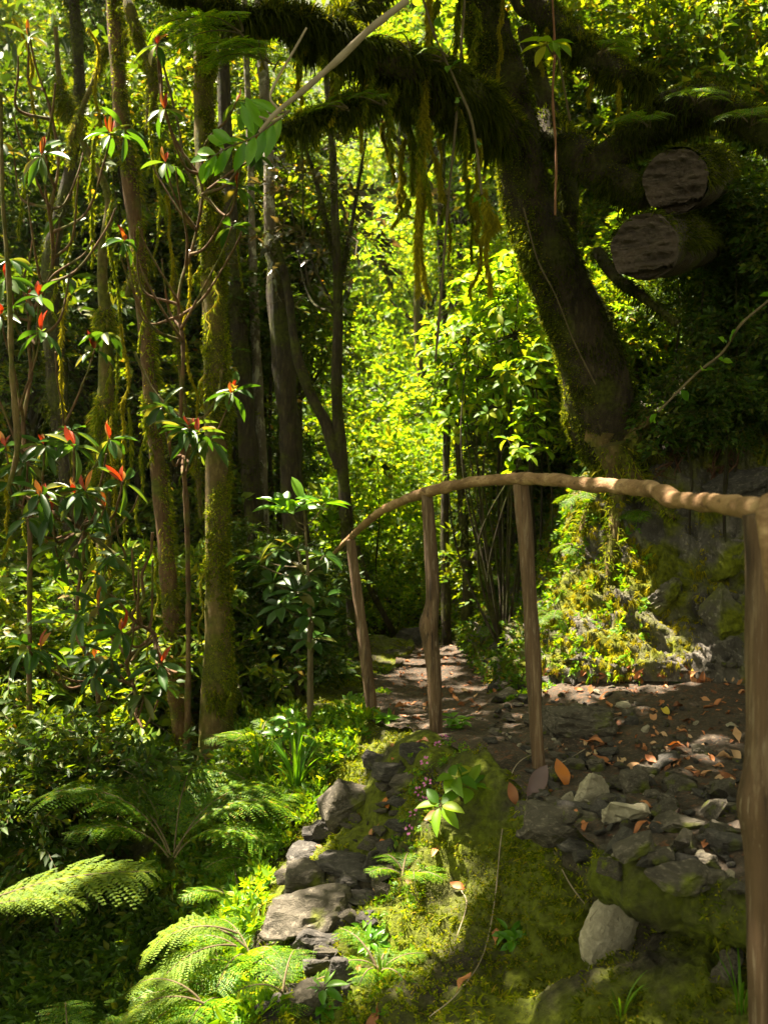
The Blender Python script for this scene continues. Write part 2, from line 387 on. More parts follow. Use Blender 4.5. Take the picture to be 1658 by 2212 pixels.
def profile_mesh(base, prof_rows, dirs, nh, bottom_dip=.03):
    """prof_rows: (row Y, [(offset, height) ...]); the profiles are blended along the row"""
    ys = np.array([r[0] for r in prof_rows])
    tabs = []
    for _, pr in prof_rows:
        pr = np.array(pr, float); L = np.concatenate([[0], np.cumsum(np.linalg.norm(np.diff(pr, axis=0), axis=1))])
        # more rows near the path
        q = np.linspace(0, 1, nh) ** 1.7 * L[-1]
        tabs.append(np.stack([np.interp(q, L, pr[:, 0]), np.interp(q, L, pr[:, 1])], 1))
    tabs = np.array(tabs)
    out = np.zeros((len(base), nh, 3))
    for k in range(len(base)):
        y = base[k, 1]
        j = np.clip(np.searchsorted(ys, y) - 1, 0, len(ys) - 2)
        w = np.clip((y - ys[j]) / (ys[j + 1] - ys[j]), 0, 1); w = w * w * (3 - 2 * w)
        tb = tabs[j] * (1 - w) + tabs[j + 1] * w
        out[k] = base[k] + tb[:, :1] * dirs[k][None, :] + np.stack([0 * tb[:, 0], 0 * tb[:, 0], tb[:, 1]], 1)
    return out
def normals_grid(g):
    a = np.gradient(g, axis=0); b = np.gradient(g, axis=1)
    return nrm(np.cross(a, b))

# embankment falling away to the left of the path
tanE = nrm(np.gradient(er, axis=0)); ln = np.stack([-tanE[:, 1], tanE[:, 0], 0 * tanE[:, 0]], 1)
dE = nrm(ln * .5 + np.array([-.92, -.30, 0]) * .6)
emb = profile_mesh(er, [
    (2.35, [(-.06, 0), (0, -.01), (.03, -.05), (-.04, -.085), (-.28, -.11), (-.32, -.19), (-.16, -.235), (.05, -.22), (.26, -.36), (.75, -.80), (1.6, -1.8), (4.5, -4.2)]),
    (3.1, [(-.06, 0), (0, -.01), (.05, -.05), (.08, -.12), (.12, -.22), (.20, -.34), (.38, -.46), (.62, -.50), (.95, -.62), (1.35, -.95), (1.9, -1.9), (4.5, -4)]),
    (3.75, [(-.06, 0), (0, -.01), (.08, -.06), (.20, -.17), (.34, -.30), (.50, -.40), (.72, -.50), (.92, -.66), (1.2, -1.0), (1.5, -1.6), (2.1, -2.4), (4.5, -4)]),
    (4.5, [(-.06, 0), (0, -.01), (.12, -.10), (.30, -.32), (.45, -.42), (.58, -.52), (.75, -.66), (.95, -.95), (1.2, -1.4), (1.7, -2.1), (2.4, -2.5), (4.5, -3.6)]),
    (5.6, [(-.06, 0), (0, -.01), (.3, -.05), (.5, -.12), (.75, -.25), (1.0, -.45), (1.3, -.7), (1.6, -1.0), (2.0, -1.4), (2.6, -1.7), (3.2, -1.9), (4.5, -2.3)]),
    (9.0, [(-.06, 0), (0, -.01), (.3, .05), (.5, .02), (.75, -.1), (1.0, -.2), (1.3, -.3), (1.6, -.5), (2.0, -.7), (2.6, -.9), (3.2, -1.1), (4.5, -1.5)]),
], dE, 420)
n_ = normals_grid(emb)
if n_[300, 110, 2] < 0: n_ = -n_
tt = np.linspace(0, 1, 420)[None, :, None]
fade = np.clip(tt / .03, 0, 1)
near_w = np.clip((4.6 - er[:, 1]) / 1.2, 0, 1)[:, None, None]
amp = (.035 + .05 * near_w)
rid = 1 - 1.5 * np.abs(fbm(emb * np.array([2.2, 2.2, 5.5]), 4, 21))[..., None]
emb = emb + n_ * fade * (amp * fbm(emb * 2.4, 3, 20)[..., None] + .045 * near_w * rid + .020 * fbm(emb * 12, 3, 22)[..., None] + near_w * (.010 * np.abs(fbm(emb * 34, 3, 23)) + .006 * fbm(emb * 80, 2, 24))[..., None])
mb = MB(); mb.add(emb, grid_faces(NR, 420))
o = link('embankment_slope', mb.mesh('embankment_slope', [M['slope']])); props(o, 'mossy earth slope falling from the path edge into the gully', 'slope', kind='structure')

# hill bank rising on the far side of the path
tanG = nrm(np.gradient(gr, axis=0)); rn = np.stack([tanG[:, 1], -tanG[:, 0], 0 * tanG[:, 0]], 1)
dG = nrm(rn * .55 + np.array([.62, .78, 0]) * .5)
bank = profile_mesh(gr, [
    (3.6, [(-.05, 0), (.03, .03), (.18, .3), (.36, .65), (.54, .95), (.64, 1.08), (.75, 1.12), (.85, 1.35), (1.3, 1.9), (2.0, 2.7), (4, 4.4), (9, 7.5)]),
    (5.05, [(-.05, 0), (.03, .03), (.18, .3), (.36, .6), (.54, .90), (.64, 1.05), (.76, 1.15), (.85, 1.35), (1.3, 1.9), (2.0, 2.7), (4, 4.4), (9, 7.5)]),
    (5.5, [(-.05, 0), (.04, .04), (.16, .30), (.32, .65), (.44, .98), (.56, 1.16), (.75, 1.30), (1.1, 1.6), (1.6, 2.2), (2.2, 2.9), (4, 4.4), (9, 7.5)]),
    (6.6, [(-.05, 0), (.02, .02), (.15, .15), (.3, .32), (.5, .6), (.7, 1.0), (.9, 1.4), (1.2, 1.8), (1.7, 2.3), (2.4, 3.0), (4, 4.4), (9, 7.5)]),
    (9.5, [(-.05, 0), (.02, .02), (.15, .12), (.3, .3), (.5, .6), (.7, .9), (.95, 1.2), (1.3, 1.6), (1.9, 2.1), (2.6, 2.7), (4, 3.6), (9, 6.)]),
], dG, 230)
tt = np.linspace(0, 1, 230)[None, :, None]
n_ = normals_grid(bank)
if (n_[300, 60] * np.array([-1, -1, .3])).sum() < 0: n_ = -n_
fade = np.clip(tt / .02, 0, 1)
rot_ = bank @ np.array([[.8, 0, -.6], [0, 1, 0], [.6, 0, .8]])
rid = 1 - 1.6 * np.abs(fbm(rot_ * np.array([7.0, 4., 1.8]), 4, 31))[..., None]
tl = bank[..., 2] + .35 * bank[..., 0] + .12 * fbm(bank * 3, 3, 35)
strat = (np.abs(((tl * 9) % 1.0) - .5) * 2) ** 2
bank = bank + n_ * fade * (.12 * fbm(bank * 1.6, 3, 30)[..., None] + .09 * rid + .035 * (strat * (vnoise(bank * 2, 36) > -.3))[..., None] + .035 * (1 - 1.5 * np.abs(fbm(rot_ * np.array([22, 14, 6]), 3, 33)))[..., None] + .015 * fbm(bank * 18, 3, 32)[..., None])
bank_n = n_
mb = MB(); mb.add(bank, grid_faces(NR, 230)[:, ::-1])
o = link('hill_bank', mb.mesh('hill_bank', [M['bank']])); props(o, 'steep slate and moss bank rising from the inner side of the path', 'bank', kind='structure')

# gully and wooded hillside beyond
def gz(x, y):
    z = -3.3 + .24 * np.maximum(y - 3, 0) + .05 * np.maximum(y - 14, 0)
    z = z + .30 * np.maximum(-x - 4.5, 0) + .42 * np.maximum(x - 1.5, 0) * np.clip((y - 8) / 6, 0, 1)
    z = z + .24 * np.clip(y - 13, 0, 34) + .30 * np.maximum(y - 47, 0)
    return z + fbm(np.stack([x * .35, y * .35, 0 * x], -1), 4, 40) * .28
u = np.linspace(-1, 1, 260); w = np.linspace(0, 1, 300)
X = np.sign(u) * (np.abs(u) ** 1.8 * 140)[None, :] * np.ones((300, 1)); Y = (-6 + 230 * w ** 1.9)[:, None] * np.ones((1, 260))
g = np.stack([X, Y, gz(X, Y)], -1)
near = (X > -.9 - np.clip((4 - Y) * .25, 0, 1)) & (Y < 13)
g[..., 2] = np.where(near & (X < 1.5), np.minimum(g[..., 2], -2.6), g[..., 2])
g[..., 2] = np.where(near & (X >= 1.5), -2.6, g[..., 2])
mb = MB(); mb.add(g, grid_faces(300, 260))
o = link('ground', mb.mesh('ground', [M['forest_floor']])); props(o, 'dark forest floor of the gully and the wooded hillside', 'ground', kind='structure')

allv, allf, nb = [], [], 0
for gg in (pv, emb, bank, g):
    allv.append(gg.reshape(-1, 3)); f = grid_faces(gg.shape[0], gg.shape[1]) + nb; allf.append(f); nb += gg.shape[0] * gg.shape[1]
BV = BVHTree.FromPolygons(np.vstack(allv).tolist(), np.vstack(allf).tolist())
def hit(u, v):
    d = Vector(P(u, v, 1.0)).normalized()
    r = BV.ray_cast(Vector((0, 0, 0)), d, 200)
    n = r[1]
    if n.dot(d) > 0: n = -n
    return np.array(r[0]), np.array(n)
def gnd(x, y, top=3.0):
    r = BV.ray_cast(Vector((x, y, top)), Vector((0, 0, -1)), 200)
    if r[0] is None: return np.array([x, y, float(gz(np.array(x), np.array(y)))]), np.array([0, 0, 1.])
    n = r[1] if r[1].z > 0 else -r[1]
    return np.array(r[0]), np.array(n)

EXPOSURE = 2.95
# ------------------------------------------------------------------ the rustic railing
fence = thing('wooden_railing', 'rustic railing of crooked peeled branches on four posts beside the path', 'railing', E[4])
def pole(pts, rad, name, mat, seedn, lab=None, n=16, rough=.16, knots=()):
    mb = MB(); pts = np.array(pts)
    tube(mb, pts, [r * .93 for r in rad], n, seg=90, rough=rough, freq=9, s=seedn, long=.45 if name == 'post' else 1)
    v = mb.v[0]
    for kp, kr, ks in knots:
        d = v - kp; q = np.exp(-(d ** 2).sum(1) / (2 * kr * kr))
        ax = v - v.mean(0); ax[:, 2] = 0; v += nrm(v - np.array([np.interp(v[:, 2], [pts[:, 2].min(), pts[:, 2].max()], [pts[np.argmin(pts[:, 2]), k] , pts[np.argmax(pts[:, 2]), k]]) if k < 2 else v[:, 2] for k in range(3)]).T) * (q * ks)[:, None]
    o = part(name, mb, [M[mat]], fence)
    if lab: o['label'] = lab
    return o
b1 = P(812, 1610, 5.28); b2 = P(942, 1600, 4.4); b3 = P(1162, 1660, 3.68); b4 = P(1652, 2700, 1.74)
pole([P(757, 1166, 5.3), P(766, 1240, 5.3), P(783, 1370, 5.29), P(798, 1490, 5.28), b1], [.029, .031, .032, .032, .033], 'post', 'post_wood', 3, 'thin leaning post under the low end of the rail')
pole([P(922, 1070, 4.42), P(930, 1200, 4.42), P(934, 1290, 4.41), P(927, 1360, 4.41), P(936, 1450, 4.4), b2], [.029, .032, .032, .036, .033, .033], 'post', 'post_wood', 5, 'crooked post with a knot below its middle', knots=[(P(915, 1350, 4.38), .035, .018)])
pole([P(1124, 1046, 3.72), P(1134, 1150, 3.72), P(1144, 1300, 3.71), P(1152, 1450, 3.7), P(1156, 1560, 3.69), b3], [.034, .032, .030, .031, .030, .030], 'post', 'post_wood', 7, 'tall post at the highest point of the rail')
pole([P(1636, 1112, 1.76), P(1644, 1300, 1.76), P(1646, 1550, 1.75), P(1641, 1760, 1.75), P(1655, 2000, 1.75), b4], [.030, .032, .033, .035, .034, .035], 'post', 'post_wood', 9, 'thick blurred post closest to the viewer, with a dark knot', knots=[(P(1612, 1740, 1.74), .03, .012)])
rp = [(716, 1200, 5.62, .010), (757, 1160, 5.3, .020), (795, 1125, 5.05, .022), (830, 1100, 4.85, .024), (880, 1077, 4.6, .026), (925, 1062, 4.4, .028), (985, 1048, 4.2, .027),
      (1040, 1039, 4.0, .026), (1125, 1034, 3.7, .027), (1190, 1037, 3.45, .027), (1260, 1044, 3.2, .027), (1340, 1052, 2.9, .027), (1395, 1056, 2.7, .027), (1430, 1066, 2.52, .029),
      (1455, 1080, 2.42, .024), (1500, 1084, 2.25, .024), (1560, 1088, 2.05, .024), (1645, 1102, 1.80, .024), (1690, 1104, 1.70, .021)]
mb = MB(); tube(mb, [P(a, b, c) for a, b, c, d in rp], [d * .86 for *_, d in rp], 18, seg=260, rough=.22, freq=15, s=12)
part('rail', mb, [M['rail_wood']], fence)['label'] = 'long bowed rail of a peeled branch'
mb = MB(); tube(mb, [P(1662, 1080, 1.64), P(1668, 1110, 1.62), P(1682, 1180, 1.58), P(1700, 1300, 1.52), P(1740, 1500, 1.45)], [.018, .028, .030, .030, .028], 18, seg=60, rough=.12, freq=10, s=14)
part('brace', mb, [M['rail_wood']], fence)['label'] = 'pale rounded end of a second branch lashed to the closest post'

rng = np.random.default_rng(101)

# ------------------------------------------------------------------ places chosen to be sunlit (gaps cut into the canopy)
for a in [(1235, 1100, 5.6, .30), (1250, 1220, 5.4, .34), (1240, 1340, 5.3, .34), (1290, 1420, 5.2, .28), (1320, 1300, 5.2, .2), (1400, 1180, 5.3, .26), (1450, 1330, 5.1, .26), (1530, 1140, 5.1, .2), (880, 330, 4.6, .12), (905, 450, 4.6, .12), (1210, 1420, 5.3, .2), (1430, 1450, 4.9, .08), (940, 1395, 8.5, .8), (930, 1440, 7.2, .25), (815, 1540, 5.5, .14),
          (655, 1090, 5.2, .34), (1130, 1036, 3.7, .13), (1300, 1045, 3.0, .13), (1480, 1085, 2.3, .13), (1640, 1100, 1.8, .10), (930, 1060, 4.4, .09), 
          (1080, 640, 6.6, .75), (1020, 780, 7.0, .6), (1120, 760, 6.4, .4), (100, 1920, 2.5, .22), (540, 2120, 3.2, .25), (650, 1700, 4.4, .22), (700, 1600, 4.9, .2),
          (600, 1850, 4.0, .2), (905, 1790, 3.4, .18), (880, 1950, 3.2, .22), (850, 2120, 3.0, .22), (1020, 1760, 3.3, .10), (1180, 2080, 2.6, .09), (1300, 2190, 2.4, .08), (1290, 1740, 3.0, .08), (1420, 1800, 2.8, .07), (765, 1730, 4.3, .14), (700, 1930, 3.9, .10), (1000, 1680, 3.7, .12), (1400, 1560, 3.9, .12),
          (1330, 600, 7, .4), (1380, 560, 6.5, .5), (930, 400, 4.2, .25), (640, 1250, 4.8, .2), (200, 1450, 5.6, .35), (100, 1600, 5.4, .3),
          (520, 1350, 5.5, .2), (620, 1700, 4.5, .42), (540, 1900, 3.9, .42), (520, 2080, 3.2, .34), (463, 720, 5.8, .11), (470, 1190, 5.8, .10), (440, 330, 5.8, .08), (915, 540, 4.6, .15), (1060, 560, 4.6, .12), (350, 1180, 6.1, .10), (1100, 950, 6.6, .3), (1150, 880, 6.2, .25), (150, 1560, 6.0, .6), (860, 1180, 14, 1.6), (850, 880, 19, 2.6), (880, 600, 22, 3.), (850, 760, 25, 4.), (880, 850, 16, 1.6), (820, 1150, 12, .9), (800, 1300, 12, .6), (850, 1000, 13, 1.2), (900, 880, 14.5, 1.2), (760, 880, 12.5, .8), (800, 700, 16, 1.5),  (100, 400, 9, .8), (300, 250, 10, .8)]:
    hole(*a)

def strand(mb, p, length, thick, n, m=0, wob=.06, sd=0):
    k = 8; t = np.linspace(0, 1, k)
    q = np.stack([p[0] + wob * np.cumsum(rng.normal(size=k)) * .4, p[1] + wob * np.cumsum(rng.normal(size=k)) * .4, p[2] - length * t], 1); q[0] = p
    c = catmull(q, max(12, n // 12))
    i = rng.integers(0, len(c), n); tt_ = i / len(c)
    lump = .55 + .45 * np.sin(tt_ * 23 + rng.random() * 6) * np.sin(tt_ * 9 + rng.random() * 6)
    r = thick * (1 - .75 * tt_ ** 1.5) * lump
    o = rdir(n) * np.array([1, 1, .5])
    pos = c[i] + o * (r * rng.random(n) ** .5)[:, None] * .55
    d = nrm(o * .45 + np.array([0, 0, -1.]) + rng.normal(size=(n, 3)) * .25)
    L = thick * (.5 + rng.random(n)) * .9; w = nrm(np.cross(d, rdir(n))) * (.0030 + .0035 * rng.random(n))[:, None]
    v = np.stack([pos - w, pos + w, pos + d * L[:, None]], 1)
    mb.add(v, np.arange(n * 3).reshape(n, 3), m)
    tube(mb, c, [thick * .22, thick * .12], 5, seg=len(c), rough=.4, m=m)

def crown(mb, cen, rad, nclump, per, L=.13, W=.06, K=9, sl=.42, m=0, tpl=KITE, keep=None, cr=.5, twig=None, flat=.6):
    cen = np.array(cen, float); rad = np.array(rad, float)
    d = rdir(nclump); r = rng.random(nclump) ** .45
    cc = cen + d * r[:, None] * rad
    k = np.repeat(np.arange(nclump), per)
    off = rdir(len(k)) * (rng.random(len(k)) ** .5 * cr)[:, None]; off[:, 2] *= flat
    p = cc[k] + off
    dd = nrm(off + nrm(p - cen) * cr * .7 + rng.normal(size=p.shape) * .25); dd[:, 2] *= .5; dd = nrm(dd)
    n = nrm(np.array([0, 0, 1.]) + rng.normal(size=p.shape) * .45)
    sprays(mb, p, dd, n, sl * (.6 + .8 * rng.random(len(p))), K, L, W, tpl, m, keep=keep, twig=twig)
    return cc

def limbs(mb, start, ends, r0, m=0, n=6):
    for e in ends:
        if not (sunkeep(np.array([e]))[0] and sunkeep((np.array([e]) + start) / 2)[0]): continue
        mid = (np.array(start) * .5 + np.array(e) * .5) + rng.normal(size=3) * .2 * np.linalg.norm(np.array(e) - start) * .5
        tube(mb, [start, mid, e], [r0, r0 * .6, r0 * .25], n, rough=.15, m=m)

def px(pts): return [P(*p[:3]) for p in pts]
def trunk_tree(name, label, pts, rads, bark='bark_dark', furm='moss_dark', nfur=3000, fl=.035, crown_at=None, crown_r=(2.2, 2.2, 1.1), ncl=16, per=14, leafmat='leaf_dark', branches=(), nseg=12,
               rough=.12, group=None, ext=True, L=.17, W=.075, furside=None, hang=0):
    q = px(pts); rads = [r * .8 for r in rads]
    b = q[-1]
    if ext:
        gp, _ = gnd(b[0], b[1])
        if gp[2] < b[2] - .02: q.append(np.array([b[0] + .02, b[1], gp[2] - .1])); rads = list(rads) + [rads[-1] * 1.15]
    base = q[-1]
    t = thing(name, label, 'tree', base, group)
    mb = MB(); pos, nor = tube(mb, q, rads, nseg, rough=rough, freq=5, s=rng.integers(0, 99))
    part('trunk', mb, [M[bark]], t)
    allp, alln = [pos], [nor]
    for bi, (bp, br) in enumerate(branches):
        mb = MB(); a, c_ = tube(mb, px(bp), br, 8, rough=.2, freq=7, s=bi); part('branch', mb, [M['bark_dark' if bark == 'bark_pale' else bark]], t); allp.append(a); alln.append(c_)
    if nfur:
        mb = MB(); pp, nn = np.vstack(allp), np.vstack(alln)
        vis = nn[:, 1] < .55; pp, nn = pp[vis], nn[vis]
        w = vnoise(pp * 3.1, 77) + (nn @ np.array(furside) if furside else 0) > -.05
        pp, nn = pp[w], nn[w]
        fur(mb, pp, nn, nfur, fl, .007, .5)
        for _ in range(hang):
            j = rng.integers(0, len(pp)); strand(mb, pp[j] + nn[j] * .02, .1 + .35 * rng.random(), .025 + .02 * rng.random(), 160)
        part('moss', mb, [M[furm]], t)['kind'] = 'stuff'
    if crown_at is not None:
        small = L < .1
        mb = MB(); cc = crown(mb, crown_at, crown_r, ncl, per, keep=sunkeep, cr=.4 if small else .8, sl=.3 if small else .6, L=L, W=W, K=9, twig=1 if small else None)
        part('crown', mb, [M[leafmat], M['twig']], t)
        mb = MB(); limbs(mb, q[0] if not small else q[3], cc[: 7], .05 if not small else .015); part('limb', mb, [M[bark]], t)
    return t

T = []
# the two slim trunks of the left foreground
trunk_tree('reddish_tree', 'slim reddish-brown trunk, slightly bowed, standing just left of the thicker mossy trunk', [(215, -300, 6.3), (238, -60, 6.3), (248, 60, 6.3), (262, 240, 6.3), (285, 420, 6.3), (300, 560, 6.3), (318, 760, 6.3), (335, 950, 6.3), (355, 1150, 6.3), (375, 1400, 6.3), (398, 1600, 6.3), (420, 1720, 6.3)],
           [.050, .055, .060, .062, .066, .060, .060, .060, .066, .075, .095, .14], 'bark_red', 'moss', 13000, .024, (-2.4, 6.2, 5.6), (2.3, 2.6, 1.0), 22, 16, furside=(.6, 0, 0), hang=8, rough=.12)
trunk_tree('mossy_tree', 'straight yellowish mossy trunk, the thickest on the left, lit along its edge', [(432, -300, 5.9), (438, 0, 5.9), (440, 160, 5.9), (443, 320, 5.9), (455, 500, 5.9), (462, 660, 5.9), (466, 850, 5.9), (468, 1050, 5.9), (470, 1250, 5.9), (470, 1440, 5.9), (468, 1600, 5.9), (468, 1700, 5.9)],
           [.070, .075, .075, .080, .085, .090, .088, .084, .092, .105, .135, .18], 'bark_moss', 'moss', 34000, .022, (-.6, 7.0, 5.9), (2.4, 2.4, 1.0), 22, 16, furside=(.5, 0, 0), hang=10)
# darker trunks behind
trunk_tree('dark_tree', 'dark mossy trunk half hidden behind the thickest left trunk', [(470, -200, 9), (488, 300, 9), (502, 520, 9), (515, 700, 9), (530, 900, 9), (548, 1100, 9), (560, 1300, 9)], [.07, .08, .09, .10, .11, .11, .12], nfur=4000, crown_at=(-2.2, 9.8, 6.6), crown_r=(2.4, 2.4, 1.0), ncl=14)
trunk_tree('pale_bark_tree', 'trunk with pale lichen-spotted upper bark and dark mossy foot', [(548, -250, 8.6), (560, 0, 8.6), (570, 180, 8.6), (580, 330, 8.6), (583, 480, 8.6), (592, 560, 8.6), (605, 700, 8.6), (622, 900, 8.6), (632, 1050, 8.6), (645, 1250, 8.6)], [.050, .055, .058, .060, .062, .064, .07, .08, .08, .09], 'bark_pale', 'moss_dark', 1500, .03, (-.8, 9.4, 6.4), (2.2, 2.2, 1.0), 14, rough=.06,
           branches=[([(584, 500, 8.58), (592, 560, 8.58), (605, 700, 8.58), (622, 900, 8.58), (632, 1050, 8.58), (645, 1250, 8.58), (650, 1380, 8.58)], [.062, .078, .095, .10, .11, .13, .16])])
trunk_tree('slender_pale_tree', 'thinner pale-spotted trunk just left of the lichen-spotted one', [(520, -200, 9.2), (532, 120, 9.2), (541, 350, 9.2), (544, 480, 9.2), (548, 640, 9.2), (560, 900, 9.2), (570, 1150, 9.2)], [.035, .036, .038, .040, .055, .06, .07], 'bark_pale', 'moss_dark', 1200)
trunk_tree('twin_stem_tree', 'dark forked tree whose two thin stems join above the low end of the rail', [(700, 100, 8), (715, 300, 8), (724, 480, 8), (730, 680, 8), (727, 850, 8), (738, 1000, 8), (750, 1150, 8), (762, 1300, 8), (772, 1450, 8)], [.03, .035, .038, .045, .058, .062, .065, .068, .08], nfur=3500,
           branches=[([(598, 520, 8.1), (620, 620, 8.1), (640, 760, 8), (670, 850, 8), (705, 920, 8), (736, 1010, 8)], [.02, .032, .038, .045, .05, .055]), ([(640, 250, 8.3), (690, 420, 8.2), (722, 560, 8)], [.012, .02, .025]), ([(790, 300, 8.3), (760, 480, 8.2), (729, 640, 8)], [.012, .02, .028])],
           crown_at=(-.46, 8.3, 2.5), crown_r=(.75, .5, .75), ncl=12, per=10, leafmat='leaf_purple', L=.08, W=.04)
trunk_tree('mossy_tree', 'dark rough trunk behind the red shoots near the left edge', [(140, -200, 7.8), (160, 0, 7.8), (172, 200, 7.8), (150, 380, 7.8), (110, 560, 7.8), (118, 750, 7.8), (130, 900, 7.8), (150, 1050, 7.8), (165, 1250, 7.8)], [.05, .055, .06, .06, .09, .11, .10, .10, .12], 'bark_dark', 'moss_dark', 5000, crown_at=(-3.6, 8.5, 5.5), crown_r=(2.2, 2.2, 1), ncl=16, hang=6)
trunk_tree('shaggy_tree', 'shaggy stem draped in yellow-green moss, left of the reddish trunk', [(120, 60, 6.8), (135, 200, 6.8), (190, 330, 6.8), (235, 430, 6.8), (222, 560, 6.8), (228, 700, 6.8), (228, 850, 6.8), (222, 1000, 6.8), (225, 1200, 6.8)], [.02, .025, .03, .035, .045, .06, .07, .06, .07], 'bark_moss', 'moss', 9000, .045, hang=22)
trunk_tree('shadowed_tree', 'dark trunk in the shade between the lichen-spotted trunk and the forked tree', [(590, 480, 9.6), (610, 700, 9.6), (628, 900, 9.6), (640, 1100, 9.6), (650, 1300, 9.6)], [.05, .07, .085, .10, .16], nfur=2500)
trunk_tree('short_dark_tree', 'dark short trunk with a mossy broken stub, on the bank behind the tall post', [(985, 900, 8.4), (996, 1060, 8.4), (1004, 1180, 8.4), (1010, 1260, 8.4), (1006, 1340, 8.4), (1003, 1385, 8.4)], [.03, .045, .055, .055, .06, .08], nfur=1500, branches=[([(1052, 1195, 8.2), (1030, 1203, 8.3), (1004, 1215, 8.4)], [.07, .06, .05])])
trunk_tree('thin_dark_tree', 'thin dark sapling seen between the hanging moss strands', [(940, 150, 9), (955, 330, 9), (950, 520, 9), (960, 700, 9), (965, 900, 9), (960, 1150, 9)], [.03, .035, .035, .04, .04, .05], nfur=500)
trunk_tree('leaning_sapling', 'thin dark sapling leaning at the end of the path', [(770, 1180, 9.2), (800, 1270, 9.3), (835, 1340, 9.4), (858, 1385, 9.5)], [.03, .035, .04, .05], nfur=600)

# ---- the big leaning tree
Yb = 5.75
tb, _ = hit(1312, 1010)
big = thing('leaning_tree', 'huge dark leaning tree with mossy limbs, rooted on the bank above the railing', 'tree', tb)
def bp(*p): return [P(a, b, c) for a, b, c in p]
mb = MB()
pos1, nor1 = tube(mb, bp((1020, -200, 5.2), (1042, 0, 5.25), (1078, 150, 5.3), (1112, 300, 5.35), (1150, 450, 5.4), (1200, 600, 5.45), (1258, 760, 5.55), (1300, 890, 5.65), (1335, 980, 5.75), (1350, 1060, 5.9)),
     [.09, .10, .115, .13, .14, .15, .17, .20, .22, .22], 48, seg=220, rough=.26, freq=3.4, s=4, long=.35)
part('trunk', mb, [M['bark_dark']], big)  # darker bark chosen to stand for the deep shade on this tree
fursets = [(pos1, nor1)]
def limb(pts, rad, lab=None, n=14, rough=.25, mat='bark_dark'):
    mb = MB(); a, b_ = tube(mb, bp(*pts), rad, n, rough=rough, freq=5, s=int(rng.integers(0, 99)))
    o = part('limb', mb, [M[mat]], big)
    if lab: o['label'] = lab
    fursets.append((a, b_)); return a, b_
LH = limb([(1085, 300, 5.2), (1020, 225, 5.0), (950, 185, 4.8), (880, 150, 4.6), (800, 115, 4.4), (720, 88, 4.3), (640, 60, 4.2), (560, 40, 4.1), (480, 28, 4.1), (400, 5, 4.1), (330, -20, 4.1)], [.14, .13, .115, .10, .085, .07, .055, .04, .03, .022, .015], 'long horizontal limb covered in shaggy moss, reaching left')
LL = limb([(1010, 260, 5.0), (930, 235, 4.8), (860, 218, 4.6), (800, 222, 4.5), (740, 240, 4.4), (680, 258, 4.35), (620, 272, 4.3), (588, 285, 4.3)], [.07, .05, .035, .03, .028, .025, .022, .018], 'thin lower limb fringed with bright moss')
LU = limb([(880, -120, 5.0), (800, -20, 4.9), (760, 30, 4.8), (720, 60, 4.7)], [.10, .08, .06, .03])
S2 = limb([(1130, 60, 5.6), (1165, 180, 5.6), (1200, 290, 5.6), (1228, 400, 5.6), (1222, 520, 5.6), (1245, 640, 5.6), (1290, 760, 5.65)], [.04, .05, .06, .06, .055, .07, .10], 'second stem rising beside the main trunk', rough=.18)
R1 = limb([(1175, 270, 5.5), (1230, 320, 5.3), (1290, 365, 5.1), (1345, 395, 5.0), (1400, 435, 4.9)], [.09, .095, .10, .085, .06])
R2 = limb([(1290, 360, 5.1), (1350, 310, 5.0), (1400, 270, 5.0), (1470, 235, 4.9), (1540, 225, 4.8), (1600, 255, 4.7), (1680, 300, 4.6)], [.09, .09, .10, .10, .08, .07, .06])
R3 = limb([(1110, -90, 5.4), (1165, 10, 5.2), (1230, 85, 5.0), (1290, 130, 4.9), (1350, 160, 4.8), (1410, 185, 4.8)], [.06, .06, .065, .06, .045, .02], 'mossy diagonal limb crossing the top of the tree')
limb([(1290, 545, 5.5), (1330, 600, 5.3), (1390, 645, 5.2), (1460, 700, 5.1)], [.035, .032, .025, .02], n=8)
limb([(1100, -60, 5.8), (1120, 20, 5.8), (1180, 40, 5.8)], [.04, .04, .04], n=8)
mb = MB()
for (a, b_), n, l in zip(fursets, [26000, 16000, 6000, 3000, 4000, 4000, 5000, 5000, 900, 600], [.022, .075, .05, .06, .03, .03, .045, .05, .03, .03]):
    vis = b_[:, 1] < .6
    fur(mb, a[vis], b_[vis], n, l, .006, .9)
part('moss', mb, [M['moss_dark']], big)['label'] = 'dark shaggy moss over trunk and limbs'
mb = MB()       # moss on upper faces and the trunk's left side, sunlight put into its colour
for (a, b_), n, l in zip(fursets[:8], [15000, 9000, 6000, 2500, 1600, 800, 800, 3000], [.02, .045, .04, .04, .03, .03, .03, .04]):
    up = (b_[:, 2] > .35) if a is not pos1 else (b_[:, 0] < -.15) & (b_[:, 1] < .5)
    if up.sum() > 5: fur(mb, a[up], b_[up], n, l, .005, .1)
part('moss', mb, [M['moss']], big)['label'] = 'moss along the upper faces of the limbs, sunlight put into its bright yellow-green'
